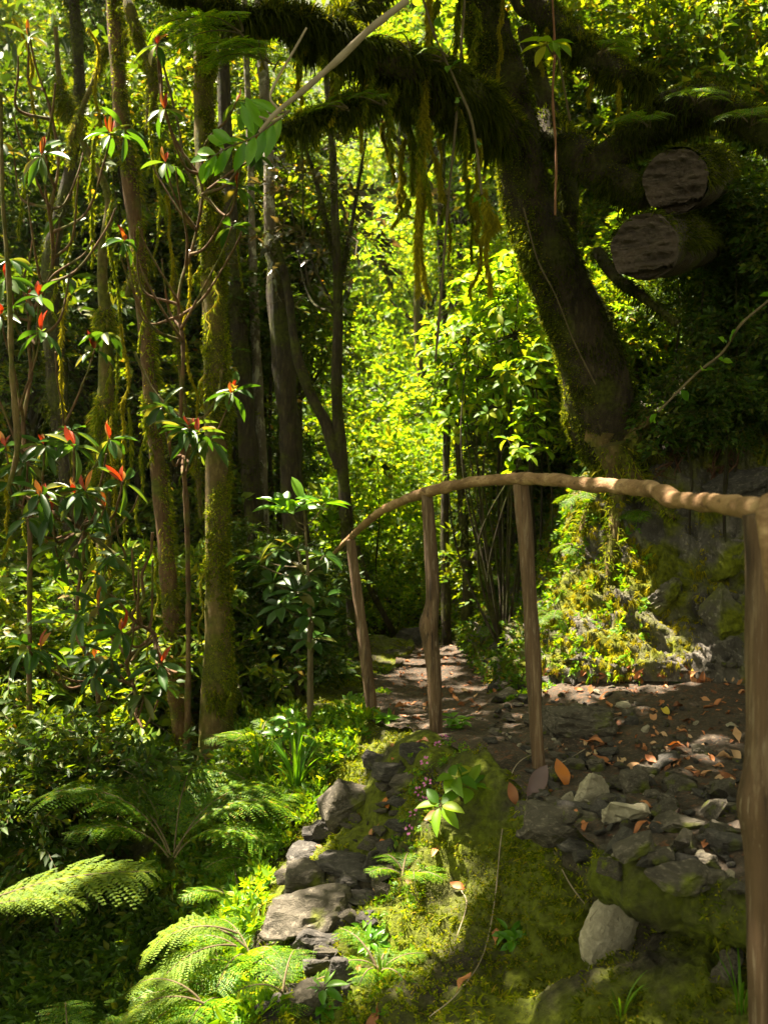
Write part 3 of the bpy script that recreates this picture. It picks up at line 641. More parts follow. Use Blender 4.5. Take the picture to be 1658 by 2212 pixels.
# hanging moss
hang = [(925, -40, 4.6, 640, .036), (893, 240, 4.7, 420, .034), (870, 250, 4.7, 330, .030), (915, 380, 4.6, 640, .030), (1046, 410, 4.6, 640, .030), (1062, 480, 4.7, 640, .02), (1028, 430, 4.8, 520, .03), (905, 260, 4.6, 480, .03),
        (945, 0, 4.8, 250, .04), (1000, -20, 4.9, 180, .035), (835, 260, 4.5, 340, .03), (985, 230, 4.7, 330, .03), (1010, 300, 4.8, 560, .018), (605, 275, 4.3, 340, .03), (640, 265, 4.3, 310, .025), (700, 245, 4.4, 330, .022), (760, 230, 4.4, 300, .02),
        (860, 220, 4.6, 300, .02), (1048, 440, 4.5, 500, .05), (880, 430, 4.6, 470, .03), (955, 420, 4.9, 470, .02), (1020, 10, 5, 130, .03), (980, 60, 4.9, 300, .016), (1000, 380, 4.8, 450, .025), (1230, 90, 5, 200, .02), (800, 160, 4.4, 260, .03), (740, 130, 4.3, 220, .03),
        (690, 110, 4.2, 190, .03), (640, 80, 4.2, 170, .025), (850, 180, 4.5, 290, .04), (900, 190, 4.6, 320, .04), (920, 200, 4.6, 340, .04), (875, 300, 4.7, 450, .035), (850, 250, 4.8, 400, .03), (930, 280, 4.7, 430, .04), (900, 330, 4.8, 520, .03), (865, 380, 4.7, 480, .03), (1035, 300, 4.8, 470, .03), (1000, 180, 4.9, 380, .03), (945, 300, 4.9, 560, .02), (780, 150, 4.4, 320, .03), (720, 120, 4.3, 260, .03), (660, 90, 4.2, 220, .03), (560, 60, 4.1, 150, .025), (510, 50, 4.1, 130, .02), (1280, 130, 4.9, 230, .03), (1330, 160, 4.8, 260, .03), (1180, 60, 5.0, 160, .03), (1090, -20, 5.0, 160, .03)]
for i, (u0, v0, Y0, v1, th) in enumerate(hang):
    mb = MB(); Ln = (v1 - v0) / F * Y0
    strand(mb, P(u0, v0, Y0), Ln, th * (.65 if i > 30 else .9), int(500 + 2600 * Ln), 0, wob=.03)
    part('hanging_moss', mb, [M['moss_gold'] if i in (0, 3, 4, 5, 6, 18) or i > 30 else M['moss']], big)
# roots over the bank
for pts, rad in [([(1290, 940, 5.5), (1262, 960, 5.4), (1235, 972, 5.35)], [.07, .05, .03]), ([(1315, 960, 5.5), (1330, 1060, 5.35), (1325, 1180, 5.3), (1300, 1300, 5.2)], [.09, .05, .035, .015]), ([(1350, 950, 5.5), (1420, 1000, 5.4), (1490, 990, 5.35), (1560, 1010, 5.3)], [.08, .05, .035, .015]),
                 ([(1340, 980, 5.5), (1400, 1060, 5.35), (1450, 1130, 5.2)], [.06, .04, .015]), ([(1310, 930, 5.5), (1290, 1040, 5.35), (1262, 1150, 5.3)], [.05, .04, .015]), ([(1380, 900, 5.5), (1450, 925, 5.4), (1530, 920, 5.4), (1600, 880, 5.4)], [.07, .04, .03, .02])]:
    q = []
    for a, b_, c in pts[1:]:
        h_, n_2 = hit(a, b_); q.append(h_ + n_2 * .03)
    mb = MB(); a, b_ = tube(mb, [P(*pts[0])] + q, rad, 9, rough=.3, freq=8); o = part('root', mb, [M['bark_moss'], M['moss']], big); 
    mb = MB(); fur(mb, a, b_, 900, .035, .006, .6); part('moss', mb, [M['moss']], big, parent=o)
mb = MB(); cc = crown(mb, (1.2, 4.2, 4.4), (2.6, 3.6, .8), 46, 16, L=.17, W=.075, K=9, sl=.6, keep=lambda p: sunkeep(p) & frustum_clear(p), cr=.8)
cc2 = crown(mb, (-1.0, 2.5, 3.9), (2.6, 2.8, .7), 34, 16, L=.17, W=.075, K=9, sl=.6, keep=lambda p: sunkeep(p) & frustum_clear(p), cr=.8)
crown(mb, (-2.2, 3.2, 4.4), (1.8, 2.2, .5), 26, 16, L=.17, W=.075, K=9, sl=.6, keep=lambda p: sunkeep(p) & frustum_clear(p), cr=.8)
crown(mb, (.2, 1.0, 3.4), (1.8, 1.6, .5), 18, 16, L=.17, W=.075, K=9, sl=.6, keep=lambda p: sunkeep(p) & frustum_clear(p), cr=.8)
part('crown', mb, [M['leaf_dark']], big)  # unseen canopy above the view, clumps added to shade slope and path

# ---- lianas
def vine(label, pts, r, mat='vine', nm='liana', leaves=0):
    mb = MB(); q = bp(*pts); tube(mb, q, r, 7, seg=70, rough=.25, freq=20)
    if leaves:
        c = catmull(q, leaves); sprays(mb, c, rdir(leaves), rdir(leaves, 1), .03, 2, .05, .03, LEAF3, 1)
    return solo(nm, mb, [M[mat], M['leaf_fresh']], label, 'vine', base=q[0])
vine('straight reddish-brown hanging vine crossing in front of the leaning trunk', [(1190, -40, 4.4), (1197, 100, 4.4), (1193, 210, 4.4), (1200, 330, 4.4), (1198, 465, 4.4)], .006)
vine('long thin brown liana hanging from the limb down to the bright bushes', [(1005, -30, 4.7), (985, 250, 4.7), (968, 430, 4.7), (955, 600, 4.7), (940, 780, 4.7)], .006, 'twig')
vine('thin green liana slanting from the top edge behind the golden moss strand', [(905, -30, 4.5), (940, 80, 4.5), (985, 180, 4.5), (1020, 270, 4.5), (1040, 420, 4.5)], .006, 'twig', leaves=6)
vine('thin looping stem on the face of the leaning trunk', [(1130, 450, 4.9), (1160, 560, 4.9), (1200, 640, 4.95), (1240, 740, 5.05), (1285, 830, 5.1)], .004, 'twig')
vine('pale mossy vine hanging down near the left edge', [(2, 200, 4.6), (6, 420, 4.6), (20, 620, 4.6), (26, 800, 4.6), (38, 960, 4.6), (18, 1060, 4.6)], [.008, .010, .012, .013, .016, .010], 'bark_moss')
vine('mossy loop of vine sagging between the reddish trunk and the thickest left trunk', [(290, 760, 5.6), (330, 840, 5.6), (390, 900, 5.6), (440, 900, 5.6), (472, 850, 5.6), (478, 800, 5.6)], .008, 'bark_moss')
vine('bare arched stem in front of the dark undergrowth at right', [(1420, 890, 4.3), (1500, 810, 4.3), (1560, 760, 4.3), (1600, 700, 4.2), (1670, 640, 4.2)], .006, 'twig', leaves=8)
vine('dark curving liana beside the mossy trunk at the left edge', [(350, 130, 6.6), (385, 270, 6.6), (400, 360, 6.6), (440, 430, 6.6)], .008, 'twig')
# thin stems tangled around the left trunks
for k, (pts, r) in enumerate([([(275, 0, 6.1), (300, 90, 6.1), (330, 160, 6.1), (322, 280, 6.1)], [.03, .035, .04, .02]), ([(265, 100, 6.5), (225, 110, 6.5), (210, 160, 6.5), (160, 280, 6.5), (150, 360, 6.5)], [.02, .02, .02, .02, .015]),
                              ([(270, 60, 6.7), (262, 190, 6.7), (285, 350, 6.7), (300, 500, 6.7), (275, 640, 6.7)], [.02, .022, .024, .022, .02]), ([(375, 560, 6.5), (380, 680, 6.5), (395, 850, 6.5), (425, 1010, 6.5), (435, 1120, 6.5)], [.012, .014, .014, .016, .016])]):
    mb = MB(); q = bp(*pts); a, b_ = tube(mb, q, r, 8, seg=60, rough=.3, freq=10); fur(mb, a, b_, 2500, .03, .005, .7, m=1)
    for _ in range(5):
        j = rng.integers(0, len(a)); strand(mb, a[j], .1 + .25 * rng.random(), .02, 120, 1)
    solo('hanging_liana', mb, [M['bark_moss'], M['moss']], ['mossy drooping limb hanging behind the top of the reddish trunk', 'crooked bare stem arching away left of the reddish trunk top', 'long twisting mossy stem close behind the reddish trunk', 'thin mossy stem between the two slim left trunks'][k], 'vine', base=q[-1])
mb = MB(); q = bp((880, 0, 2.9), (800, 62, 2.9), (730, 130, 2.9), (705, 152, 2.9), (650, 200, 2.9), (600, 240, 2.9), (560, 285, 2.9)); tube(mb, q, [.010, .010, .011, .009, .009, .007, .004], 10, seg=80, rough=.2, freq=14)
tube(mb, bp((600, 235, 2.9), (585, 200, 2.9), (640, 100, 2.95), (662, 60, 2.95)), [.004, .004, .004, .003], 6)
tube(mb, bp((560, 252, 2.9), (590, 262, 2.9), (610, 250, 2.9)), [.003, .004, .004], 6)
solo('dead_branch', mb, [M['dead_wood']], 'bare pale dead branch slanting down across the mossy limb', 'branch', base=q[0])

# ---- cut logs jutting from the bank
def log(label, cu, cv, cY, r, ax, L=1.5, sq=(1, 1)):
    c = P(cu, cv, cY); ax = nrm(np.array(ax, float)); t = thing('cut_log', label, 'log', c)
    mb = MB(); tube(mb, [c, c + ax * L * .5, c + ax * L], [r * .97, r, r * .95], 40, seg=50, rough=.10, freq=5, s=6, cap=False); body = part('log_body', mb, [M['bark_dark']], t)
    # sawn sawn end
    a = nrm(np.cross(ax, [0, 0, 1])); b_ = np.cross(a, ax)
    k = 30; rr = np.linspace(0, 1, k)[:, None]; th = np.linspace(0, 2 * np.pi, 60, endpoint=False)[None]
    rim = r * (1.02 + .02 * np.sin(3 * th + cu) + .015 * np.sin(7 * th))
    X_, Y_ = rr * rim * np.cos(th), rr * rim * np.sin(th)
    q = np.stack([X_, Y_, 0 * X_], -1); st = np.floor((Y_ / r + .25 * X_ / r + .1 * fbm(q * 9, 3, 3)) * 5) * .006
    dp = .5 * st + .012 * fbm(q * np.array([12, 40, 1]), 4, 9) + .010 * fbm(q * 50, 2, 2)
    dp = np.where((Y_ < -.70 * r + .12 * r * fbm(q * 14, 2, 4)), dp + .06, dp)
    v = c + a * X_[..., None] + b_ * Y_[..., None] - ax * .02 + ax * dp[..., None]
    v[-1] = v[-1] * .0 + (c + a * X_[-1][..., None] * .97 + b_ * Y_[-1][..., None] * .97 + ax * .03)
    mb = MB(); mb.add(v, grid_faces(k, 60, True)); part('cut_end', mb, [M['log_end']], t, smooth=False)
    mb = MB(); s1, s2 = tube(MB(), [c, c + ax * L], [r, r], 20); up = s2[:, 2] > -.2; fur(mb, s1[up], s2[up], 5000, .04, .006, .7); part('moss', mb, [M['moss_dark']], t)
    return t
log('upper of two sawn logs jutting from the dark bank, nearly round face', 1458, 392, 4.5, .145, (.42, .86, .32))
log('lower of two sawn logs jutting from the dark bank, with a cracked split face', 1392, 535, 4.4, .148, (.44, .87, .26))

for k, (u0, v0, v1, Y0, th) in enumerate([(28, 40, 260, 5.6, .02), (60, 300, 520, 5.8, .022), (108, 420, 700, 5.9, .02), (190, 60, 300, 5.9, .02), (205, 300, 560, 6.0, .025), (245, 420, 900, 6.1, .022), (150, 640, 900, 6.0, .025), (172, 380, 640, 6.4, .02), (300, 480, 760, 5.8, .018), (262, 700, 1010, 6.0, .022),
        (330, 200, 480, 6.0, .018), (345, 260, 560, 6.1, .016), (360, 420, 700, 6.1, .018), (278, 880, 1180, 6.0, .02), (312, 950, 1150, 5.9, .018), (240, 900, 1240, 6.2, .02), (190, 1150, 1400, 5.8, .022), (330, 1180, 1420, 5.8, .018), (410, 560, 900, 5.6, .016), (90, 980, 1180, 5.9, .018), (505, 300, 620, 5.8, .014), (18, 960, 1200, 5.4, .018)]):
    mb = MB(); Ln = (v1 - v0) / F * Y0; strand(mb, P(u0, v0, Y0), Ln, th * 1.2, int(300 + 900 * Ln), 0, wob=.05)
    solo('moss_strand', mb, [M['moss'] if k % 3 else M['moss_gold']], 'thin ragged moss strand dangling among the branches around the left trunks', 'moss strand', 'moss strands at the left', base=P(u0, v0, Y0))

rng = np.random.default_rng(202)

# ------------------------------------------------------------------ bushes and trees of the wood: one of each kind, then copies
def bush_mesh(nm, mat, seed, rad=(1, 1, .9), ncl=34, per=16, L=.10, W=.05, K=9, sl=.26, tpl=KITE, cr=.34, jit=.35):
    mb = MB(); crown(mb, (0, 0, rad[2] * .95), rad, ncl, per, L, W, K, sl, 0, tpl, cr=cr, twig=1)
    return mb.mesh(nm, [M[mat], M['twig']])
def stems_mesh(rad, n=9):
    mb = MB()
    for k in range(n):
        a = rng.random() * 6.28; e = np.array([math.cos(a) * rad[0] * .75 * rng.random(), math.sin(a) * rad[1] * .75 * rng.random(), rad[2] * (1 + .8 * rng.random())])
        mid = e * .5 + rng.normal(size=3) * .08
        tube(mb, [np.array([e[0] * .1, e[1] * .1, -.35]), mid, e], [.018, .012, .005], 5, rough=.2)
    return mb.mesh('stem', [M['twig']])
BUSH = {}
for mat in ('leaf_dark', 'leaf_mid', 'leaf_bright'):
    BUSH[mat] = []
    for s_ in range(2):
        BUSH[mat].append((bush_mesh('foliage', mat, s_, ncl=(34, 26)[s_], L=(.10, .13)[s_], W=(.045, .07)[s_], K=(9, 6)[s_]), stems_mesh((1, 1, .9))))
mb = MB(); tube(mb, [(0, 0, -.02), (.18, .06, .25), (-.12, .14, .5), (.12, -.1, .75), (0, 0, 1)], [.08, .07, .06, .05, .03], 7, seg=26, rough=.2, freq=4); SLIM = mb.mesh('stem', [M['bark_dark']])
AIRY = [(bush_mesh('foliage', 'leaf_bright', 0, ncl=20, per=8, L=.12, W=.06, K=7, sl=.32, cr=.45), BUSH['leaf_bright'][0][1]) for _ in range(2)]
def bush(label, x, y, z, s, mat='leaf_mid', group=None, name='bush', sq=1.0, cat='bush', v=None):
    v = int(rng.integers(0, 2)) if v is None else v
    f, st = AIRY[v] if mat == 'airy' else BUSH[mat][v]
    t = thing(name, label, cat, (x, y, z), group); t.rotation_euler.z = rng.random() * 6.28; t.scale = (s, s, s * sq)
    link('foliage', f, parent=t); link('stem', st, parent=t)
    return t
TR = {}
for mat in ('leaf_dark', 'leaf_mid', 'leaf_bright'):
    TR[mat] = []
    for s_ in range(2):
        mb = MB(); cc = crown(mb, (0, 0, 0), (1.7, 1.7, 1.35), 52, 11, (.12, .16)[s_], (.055, .085)[s_], (9, 7)[s_], .36, cr=.48, twig=1)
        cm = mb.mesh('crown', [M[mat], M['twig']])
        mb = MB(); limbs(mb, (0, 0, -1.6), cc[:12] , .05, 0); lm = mb.mesh('limb', [M['bark_dark']])
        mb = MB(); tube(mb, [(0, 0, -1), (.05, .02, -.75), (-.04, .03, -.5), (.03, -.03, -.25), (0, 0, 0)], [.11, .09, .08, .07, .055], 9, seg=30, rough=.15, freq=3)
        tm = mb.mesh('trunk', [M['bark_dark'] if s_ else M['bark_moss']])
        TR[mat].append((cm, lm, tm))
def wtree(label, x, y, zc, s=1.0, mat='leaf_mid', group=None, sq=1.0, name='broadleaf_tree'):
    cm, lm, tm = TR[mat][int(rng.integers(0, 2))]
    gz_ = gnd(x, y, zc)[0][2]
    t = thing(name, label, 'tree', (x, y, gz_), group)
    a = rng.random() * 6.28
    h = zc - gz_
    for nm, me in (('crown', cm), ('limb', lm)):
        c = link(nm, me, (0, 0, h), t); c.rotation_euler.z = a; c.scale = (s, s, s * sq)
    tl = max(h - 1.5 * s * sq, .3); k = link('trunk', tm, (0, 0, tl), t); k.scale = (s * .9, s * .9, tl + .3)
    return t
def blocks_hole(x, y, z, r):
    c = np.array([x, y, z])
    for Tt, rr in HOLES:
        q = c - Tt; t_ = q @ SUN
        if t_ > max(.35, rr + .3) and np.linalg.norm(q - t_ * SUN) < r + rr * .5: return True
    return False
# region: (n, u range, v range of crown centre, depth range, size range, leaf tones by how lit the place is, label, group, kind)
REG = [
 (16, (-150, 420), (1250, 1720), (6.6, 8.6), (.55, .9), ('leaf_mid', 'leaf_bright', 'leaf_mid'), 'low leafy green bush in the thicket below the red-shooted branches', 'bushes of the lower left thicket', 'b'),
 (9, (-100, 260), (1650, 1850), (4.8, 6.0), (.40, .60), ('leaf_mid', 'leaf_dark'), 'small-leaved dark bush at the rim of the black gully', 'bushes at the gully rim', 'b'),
 (22, (-250, 540), (-80, 900), (9, 13), (.45, .7), ('leaf_dark', 'leaf_dark', 'leaf_mid'), 'tree added close behind the slim left trunks, shade put into its leaf colour', 'darkening trees behind the left trunks', 't'),  # dark trees added to darken the pale upper left
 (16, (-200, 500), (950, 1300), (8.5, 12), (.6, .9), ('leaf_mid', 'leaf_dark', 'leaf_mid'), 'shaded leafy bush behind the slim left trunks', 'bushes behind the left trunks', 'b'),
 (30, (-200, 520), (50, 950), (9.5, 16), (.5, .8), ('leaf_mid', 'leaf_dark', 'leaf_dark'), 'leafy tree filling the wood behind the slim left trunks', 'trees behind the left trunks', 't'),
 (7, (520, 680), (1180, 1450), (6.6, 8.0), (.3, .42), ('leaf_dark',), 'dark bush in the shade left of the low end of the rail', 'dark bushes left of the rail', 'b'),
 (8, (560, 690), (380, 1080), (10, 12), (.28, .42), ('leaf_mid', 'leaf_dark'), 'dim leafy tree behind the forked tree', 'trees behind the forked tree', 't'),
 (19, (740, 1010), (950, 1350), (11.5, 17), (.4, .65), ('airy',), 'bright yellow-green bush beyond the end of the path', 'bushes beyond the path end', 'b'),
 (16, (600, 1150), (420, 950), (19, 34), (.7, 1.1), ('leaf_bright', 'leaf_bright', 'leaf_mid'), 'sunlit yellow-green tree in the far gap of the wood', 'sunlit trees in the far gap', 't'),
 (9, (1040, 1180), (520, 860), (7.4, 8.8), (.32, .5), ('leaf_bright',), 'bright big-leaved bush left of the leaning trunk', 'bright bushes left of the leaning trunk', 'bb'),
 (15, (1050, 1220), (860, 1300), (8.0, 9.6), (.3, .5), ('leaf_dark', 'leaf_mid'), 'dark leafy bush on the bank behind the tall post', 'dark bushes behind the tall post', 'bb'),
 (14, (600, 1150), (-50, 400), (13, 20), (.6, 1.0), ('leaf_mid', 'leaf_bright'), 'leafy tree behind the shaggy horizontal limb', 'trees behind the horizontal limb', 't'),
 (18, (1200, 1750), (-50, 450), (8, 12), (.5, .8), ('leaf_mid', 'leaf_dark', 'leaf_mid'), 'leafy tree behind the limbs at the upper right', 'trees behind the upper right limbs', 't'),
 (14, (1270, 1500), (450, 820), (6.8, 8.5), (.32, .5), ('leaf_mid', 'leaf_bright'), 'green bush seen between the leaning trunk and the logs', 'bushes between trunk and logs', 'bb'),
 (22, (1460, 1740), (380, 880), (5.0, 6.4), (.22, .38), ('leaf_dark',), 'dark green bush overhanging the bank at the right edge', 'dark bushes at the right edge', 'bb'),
]
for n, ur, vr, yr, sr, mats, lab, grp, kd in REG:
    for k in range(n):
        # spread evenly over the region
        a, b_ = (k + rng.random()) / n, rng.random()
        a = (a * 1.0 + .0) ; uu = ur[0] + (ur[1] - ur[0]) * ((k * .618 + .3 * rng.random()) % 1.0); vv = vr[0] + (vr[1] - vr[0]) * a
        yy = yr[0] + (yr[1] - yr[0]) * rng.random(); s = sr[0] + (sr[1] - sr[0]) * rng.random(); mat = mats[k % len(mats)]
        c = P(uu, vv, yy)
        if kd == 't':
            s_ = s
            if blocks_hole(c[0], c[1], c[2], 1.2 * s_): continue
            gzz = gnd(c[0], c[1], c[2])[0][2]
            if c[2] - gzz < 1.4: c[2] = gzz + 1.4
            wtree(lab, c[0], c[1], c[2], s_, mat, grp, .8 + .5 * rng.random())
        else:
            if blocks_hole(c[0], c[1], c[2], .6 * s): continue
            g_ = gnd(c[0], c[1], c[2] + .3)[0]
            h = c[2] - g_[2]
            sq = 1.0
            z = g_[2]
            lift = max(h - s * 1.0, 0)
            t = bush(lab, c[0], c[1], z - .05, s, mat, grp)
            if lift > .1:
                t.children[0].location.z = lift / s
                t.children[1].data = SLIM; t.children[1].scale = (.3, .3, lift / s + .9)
for k, (u0, v0, Y0, s) in enumerate([(790, 1330, 11.2, .45), (860, 1340, 11.0, .35), (930, 1330, 11.3, .4), (990, 1310, 10.6, .35), (770, 1230, 11.8, .45), (850, 1230, 11.9, .45), (920, 1220, 12.0, .45), (985, 1200, 11.4, .4), (800, 1120, 12.6, .5), (880, 1110, 12.8, .5), (950, 1090, 12.6, .5), (1010, 1080, 11.6, .4), (830, 1010, 13.6, .55), (920, 990, 13.6, .55), (760, 1040, 13.2, .5)]):
    c = P(u0, v0, Y0); zg = gnd(c[0], c[1], c[2] + .3)[0][2]; lift = max(c[2] - zg - s * .4, 0)
    t = bush('bright yellow-green bush beyond the end of the path', c[0], c[1], zg - .05, s, 'airy', 'bushes beyond the path end')
    if lift > .1: t.children[0].location.z = lift / s; t.children[1].data = SLIM; t.children[1].scale = (.3, .3, lift / s + .9)
# small dark clumps added round the logs in place of deep shade
for u0, v0, Y0, s in [(1560, 360, 4.6, .16), (1600, 440, 4.5, .18), (1560, 500, 4.4, .14), (1620, 560, 4.3, .16), (1640, 360, 4.7, .18), (1520, 290, 4.9, .16), (1580, 640, 4.4, .16), (1500, 660, 4.7, .15), (1640, 660, 4.2, .14), (1600, 740, 4.4, .16), (1500, 470, 5.0, .15)]:
    h_, n_2 = hit(u0, v0)
    bush('small dark shrub added around the sawn logs in place of deep shade', h_[0], h_[1], h_[2] - s * .4, s * h_[1] / 4.5, 'leaf_dark', 'shrubs around the sawn logs', v=1)
for u0, v0, s in [(1050, 950, .22), (1100, 980, .2), (1150, 1040, .16), (1060, 1050, .22), (1110, 1090, .18), (1150, 1130, .14), (1050, 1150, .2), (1090, 1180, .18), (1130, 1220, .14), (1040, 1240, .16), (1080, 1280, .14), (1180, 960, .16), (1120, 900, .2), (1060, 880, .22)]:
    h_, n_2 = hit(u0, v0); bush('dark leafy bush on the bank behind the tall post', h_[0], h_[1], h_[2] - s * .4, s, 'leaf_mid' if rng.random() < .4 else 'leaf_dark', 'dark bushes behind the tall post')
# the far wood on the hillside, one unbroken mass
mb = MB()
n = 5200
yy = 22 + 60 * rng.random(n) ** 1.3; xx = (rng.random(n) * 2 - 1) * (yy * .45 + 3)
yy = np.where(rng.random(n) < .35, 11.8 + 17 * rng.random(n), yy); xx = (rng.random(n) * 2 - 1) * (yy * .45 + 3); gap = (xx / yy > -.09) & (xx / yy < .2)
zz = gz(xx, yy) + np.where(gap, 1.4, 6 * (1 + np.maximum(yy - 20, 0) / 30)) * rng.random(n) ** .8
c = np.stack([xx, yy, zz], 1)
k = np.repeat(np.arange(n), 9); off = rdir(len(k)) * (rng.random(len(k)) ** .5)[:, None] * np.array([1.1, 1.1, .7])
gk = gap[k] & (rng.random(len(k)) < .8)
for sel_, mt_, nm_, lb_ in ((gk, 'leaf_bright', 'sunlit_hillside_brush', 'brush covering the hillside in the far gap, sun glow put into its yellow-green'), (~gk, 'leaf_dark', 'far_wood', 'far wood covering the hillside as one leafy mass')):  # one wood in two tones: sunlight in the gap's colour, shade elsewhere
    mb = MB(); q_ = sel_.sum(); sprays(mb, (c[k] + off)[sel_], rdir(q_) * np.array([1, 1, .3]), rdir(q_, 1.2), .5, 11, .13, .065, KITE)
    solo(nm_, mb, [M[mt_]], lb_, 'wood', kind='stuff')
0 and solo('far_wood', mb, [M['leaf_bright']], 'far sunlit wood covering the hillside as one leafy mass', 'wood', kind='stuff')

rng = np.random.default_rng(303)

# ------------------------------------------------------------------ red-shooted shrub of long leathery leaves, draped over the left side
def pix(p):
    return 829 + p[..., 0] / p[..., 1] * F, 1106 - p[..., 2] / p[..., 1] * F
def inpoly(u, v, poly):
    c = np.zeros(u.shape, bool); n = len(poly)
    for i in range(n):
        (x1, y1), (x2, y2) = poly[i], poly[(i + 1) % n]
        with np.errstate(divide='ignore', invalid='ignore'):
            c ^= ((y1 > v) != (y2 > v)) & (u < (x2 - x1) * (v - y1) / ((y2 - y1) or 1e-9) + x1)
    return c
def rosette(mb, p, ax, n=8, L=.15, W=.045, m=0, elev=(5, 45), droop=.3, tpl=LEAFLONG):
    ax = nrm(np.array(ax, float)); a = nrm(np.cross(ax, [.3, .8, .1])); b = np.cross(ax, a)
    ph = rng.random() * 6.28 + np.arange(n) * 2.399
    el = np.radians(elev[0] + (elev[1] - elev[0]) * rng.random(n))
    d = (a * np.cos(ph)[:, None] + b * np.sin(ph)[:, None]) * np.cos(el)[:, None] + ax * np.sin(el)[:, None]
    d[:, 2] -= droop * rng.random(n)
    nn = ax + rng.normal(size=(n, 3)) * .2
    put(mb, tpl, np.repeat(np.array(p)[None], n, 0) + d * .01, basis(d, nn), L * (.7 + .5 * rng.random(n)), W * (.8 + .4 * rng.random(n)), m)
def shooted(label, stem, Yb, plain, red, base_uv, grp='red-shooted shrubs at the left'):
    b, _ = gnd(*P(*stem[-1])[:2], top=P(*stem[-1])[2])
    t = thing('red_shooted_shrub', label, 'shrub', b, grp)
    q = px(stem) + [b]; mb = MB(); r_ = np.linspace(.006, .016, len(q)); q = list(catmull(q, 14) + rng.normal(size=(14, 3)) * [.05, .04, .02] * np.sin(np.linspace(0, np.pi, 14))[:, None]); tube(mb, q, r_, 8, rough=.3, freq=12)
    sc_ = catmull(q, 60); fo = MB()
    for (u0, v0, Y0) in plain + red:
        p = P(u0, v0, Y0); cand = sc_ + np.array([0, 0, .35]); e = sc_[np.argmin(np.linalg.norm(cand - p, axis=1))]
        mid = (p + e) / 2 + np.array([0, 0, -.10]) + rng.normal(size=3) * .05
        tube(mb, [p, p * .75 + mid * .25 + [0, 0, -.03], mid, e], [.004, .005, .007, .010], 6, seg=26, rough=.2, freq=20)
        if (u0, v0, Y0) in plain and (not sunkeep(p[None])[0] or rng.random() < .25): continue
        n_ = 1 + int(rng.random() < .3)
        for z in range(n_):
            pp = p + (rng.normal(size=3) * .05 if z else 0)
            rosette(fo, pp, nrm(np.array([rng.normal() * .35, -.25 + rng.normal() * .25, .8])), int(rng.integers(5, 9)), .125 + .03 * rng.random(), .040, 0, (-35, 40), .7)
    part('stem', mb, [M['bark_red']], t); part('foliage', fo, [M['leaf_thick']], t)
    for (u0, v0, Y0) in red:
        mb = MB(); p = P(u0, v0, Y0); n = int(rng.integers(2, 4)); d = np.array([0, -.15, 1.]) + rng.normal(size=(n, 3)) * .26
        put(mb, LEAFLONG, np.repeat(p[None], n, 0), basis(d, np.array([0, -1., .2]) + rng.normal(size=(n, 3)) * .5), .10 * (.45 + .6 * rng.random(n)), .026 * (.7 + .5 * rng.random()), 0)
        part('young_shoot', mb, [M['leaf_red']], t)
    return t
def Yr(a, b, L): return [(u, v, a + (b - a) * rng.random()) for u, v in L]
shooted('tall shrub with scarlet young shoots, reaching in from the upper left edge', [(60, 60, 5.2), (110, 300, 5.3), (90, 600, 5.4), (60, 900, 5.4), (60, 1200, 5.4)], 5.3,
        Yr(4.6, 5.6, [(120, 180), (30, 250), (180, 330), (60, 420), (130, 470), (200, 520), (20, 560), (150, 600), (40, 120), (120, 760), (170, 380), (250, 450), (30, 330), (70, 520)]),
        Yr(4.6, 5.4, [(62, 80), (240, 290), (90, 335), (2, 680), (58, 652), (85, 640), (90, 715), (205, 755), (12, 600)]), None)
shooted('shrub with red and orange young shoots at the middle of the left edge', [(-20, 820, 4.9), (60, 1010, 5.0), (150, 1150, 5.1), (190, 1350, 5.3), (200, 1500, 5.4)], 5.1,
        Yr(4.4, 5.2, [(60, 1000), (150, 960), (230, 980), (180, 1150), (120, 1180), (250, 1120), (300, 1070), (60, 1120), (210, 1070), (20, 1040)]),
        Yr(4.4, 5.0, [(12, 965), (95, 960), (160, 965), (238, 948), (185, 1060), (162, 1065), (90, 1075), (112, 1105), (228, 1095), (265, 1040)]), None)
shooted('lower shrub with grey-green leaves and few red shoots in front of the left trunks', [(330, 1150, 5.0), (310, 1300, 5.1), (300, 1450, 5.2), (290, 1600, 5.4)], 5.1,
        Yr(4.5, 5.2, [(300, 1230), (210, 1240), (350, 1480), (330, 1210), (285, 1185), (390, 1440), (230, 1200), (290, 1340), (340, 1400), (240, 1420), (310, 1500), (180, 1330), (60, 1400), (120, 1420)]),
        Yr(4.5, 5.0, [(215, 1310), (262, 1362), (88, 1398), (346, 1435), (205, 1420)]), None)
shooted('slender shrub with red buds between the slim left trunks and the lichen-spotted trunk', [(330, 60, 5.4), (370, 250, 5.4), (420, 430, 5.5), (400, 700, 5.6), (390, 950, 5.6), (400, 1200, 5.8)], 5.5,
        Yr(4.8, 5.6, [(320, 330), (380, 360), (290, 500), (260, 550), (300, 490), (370, 890), (350, 880), (410, 920), (300, 560), (530, 310), (560, 270), (530, 480), (500, 490), (350, 560)]),
        Yr(4.8, 5.4, [(340, 95), (356, 235), (358, 350), (512, 405), (268, 520), (500, 850), (410, 925), (552, 320), (510, 220), (425, 935)]), None)
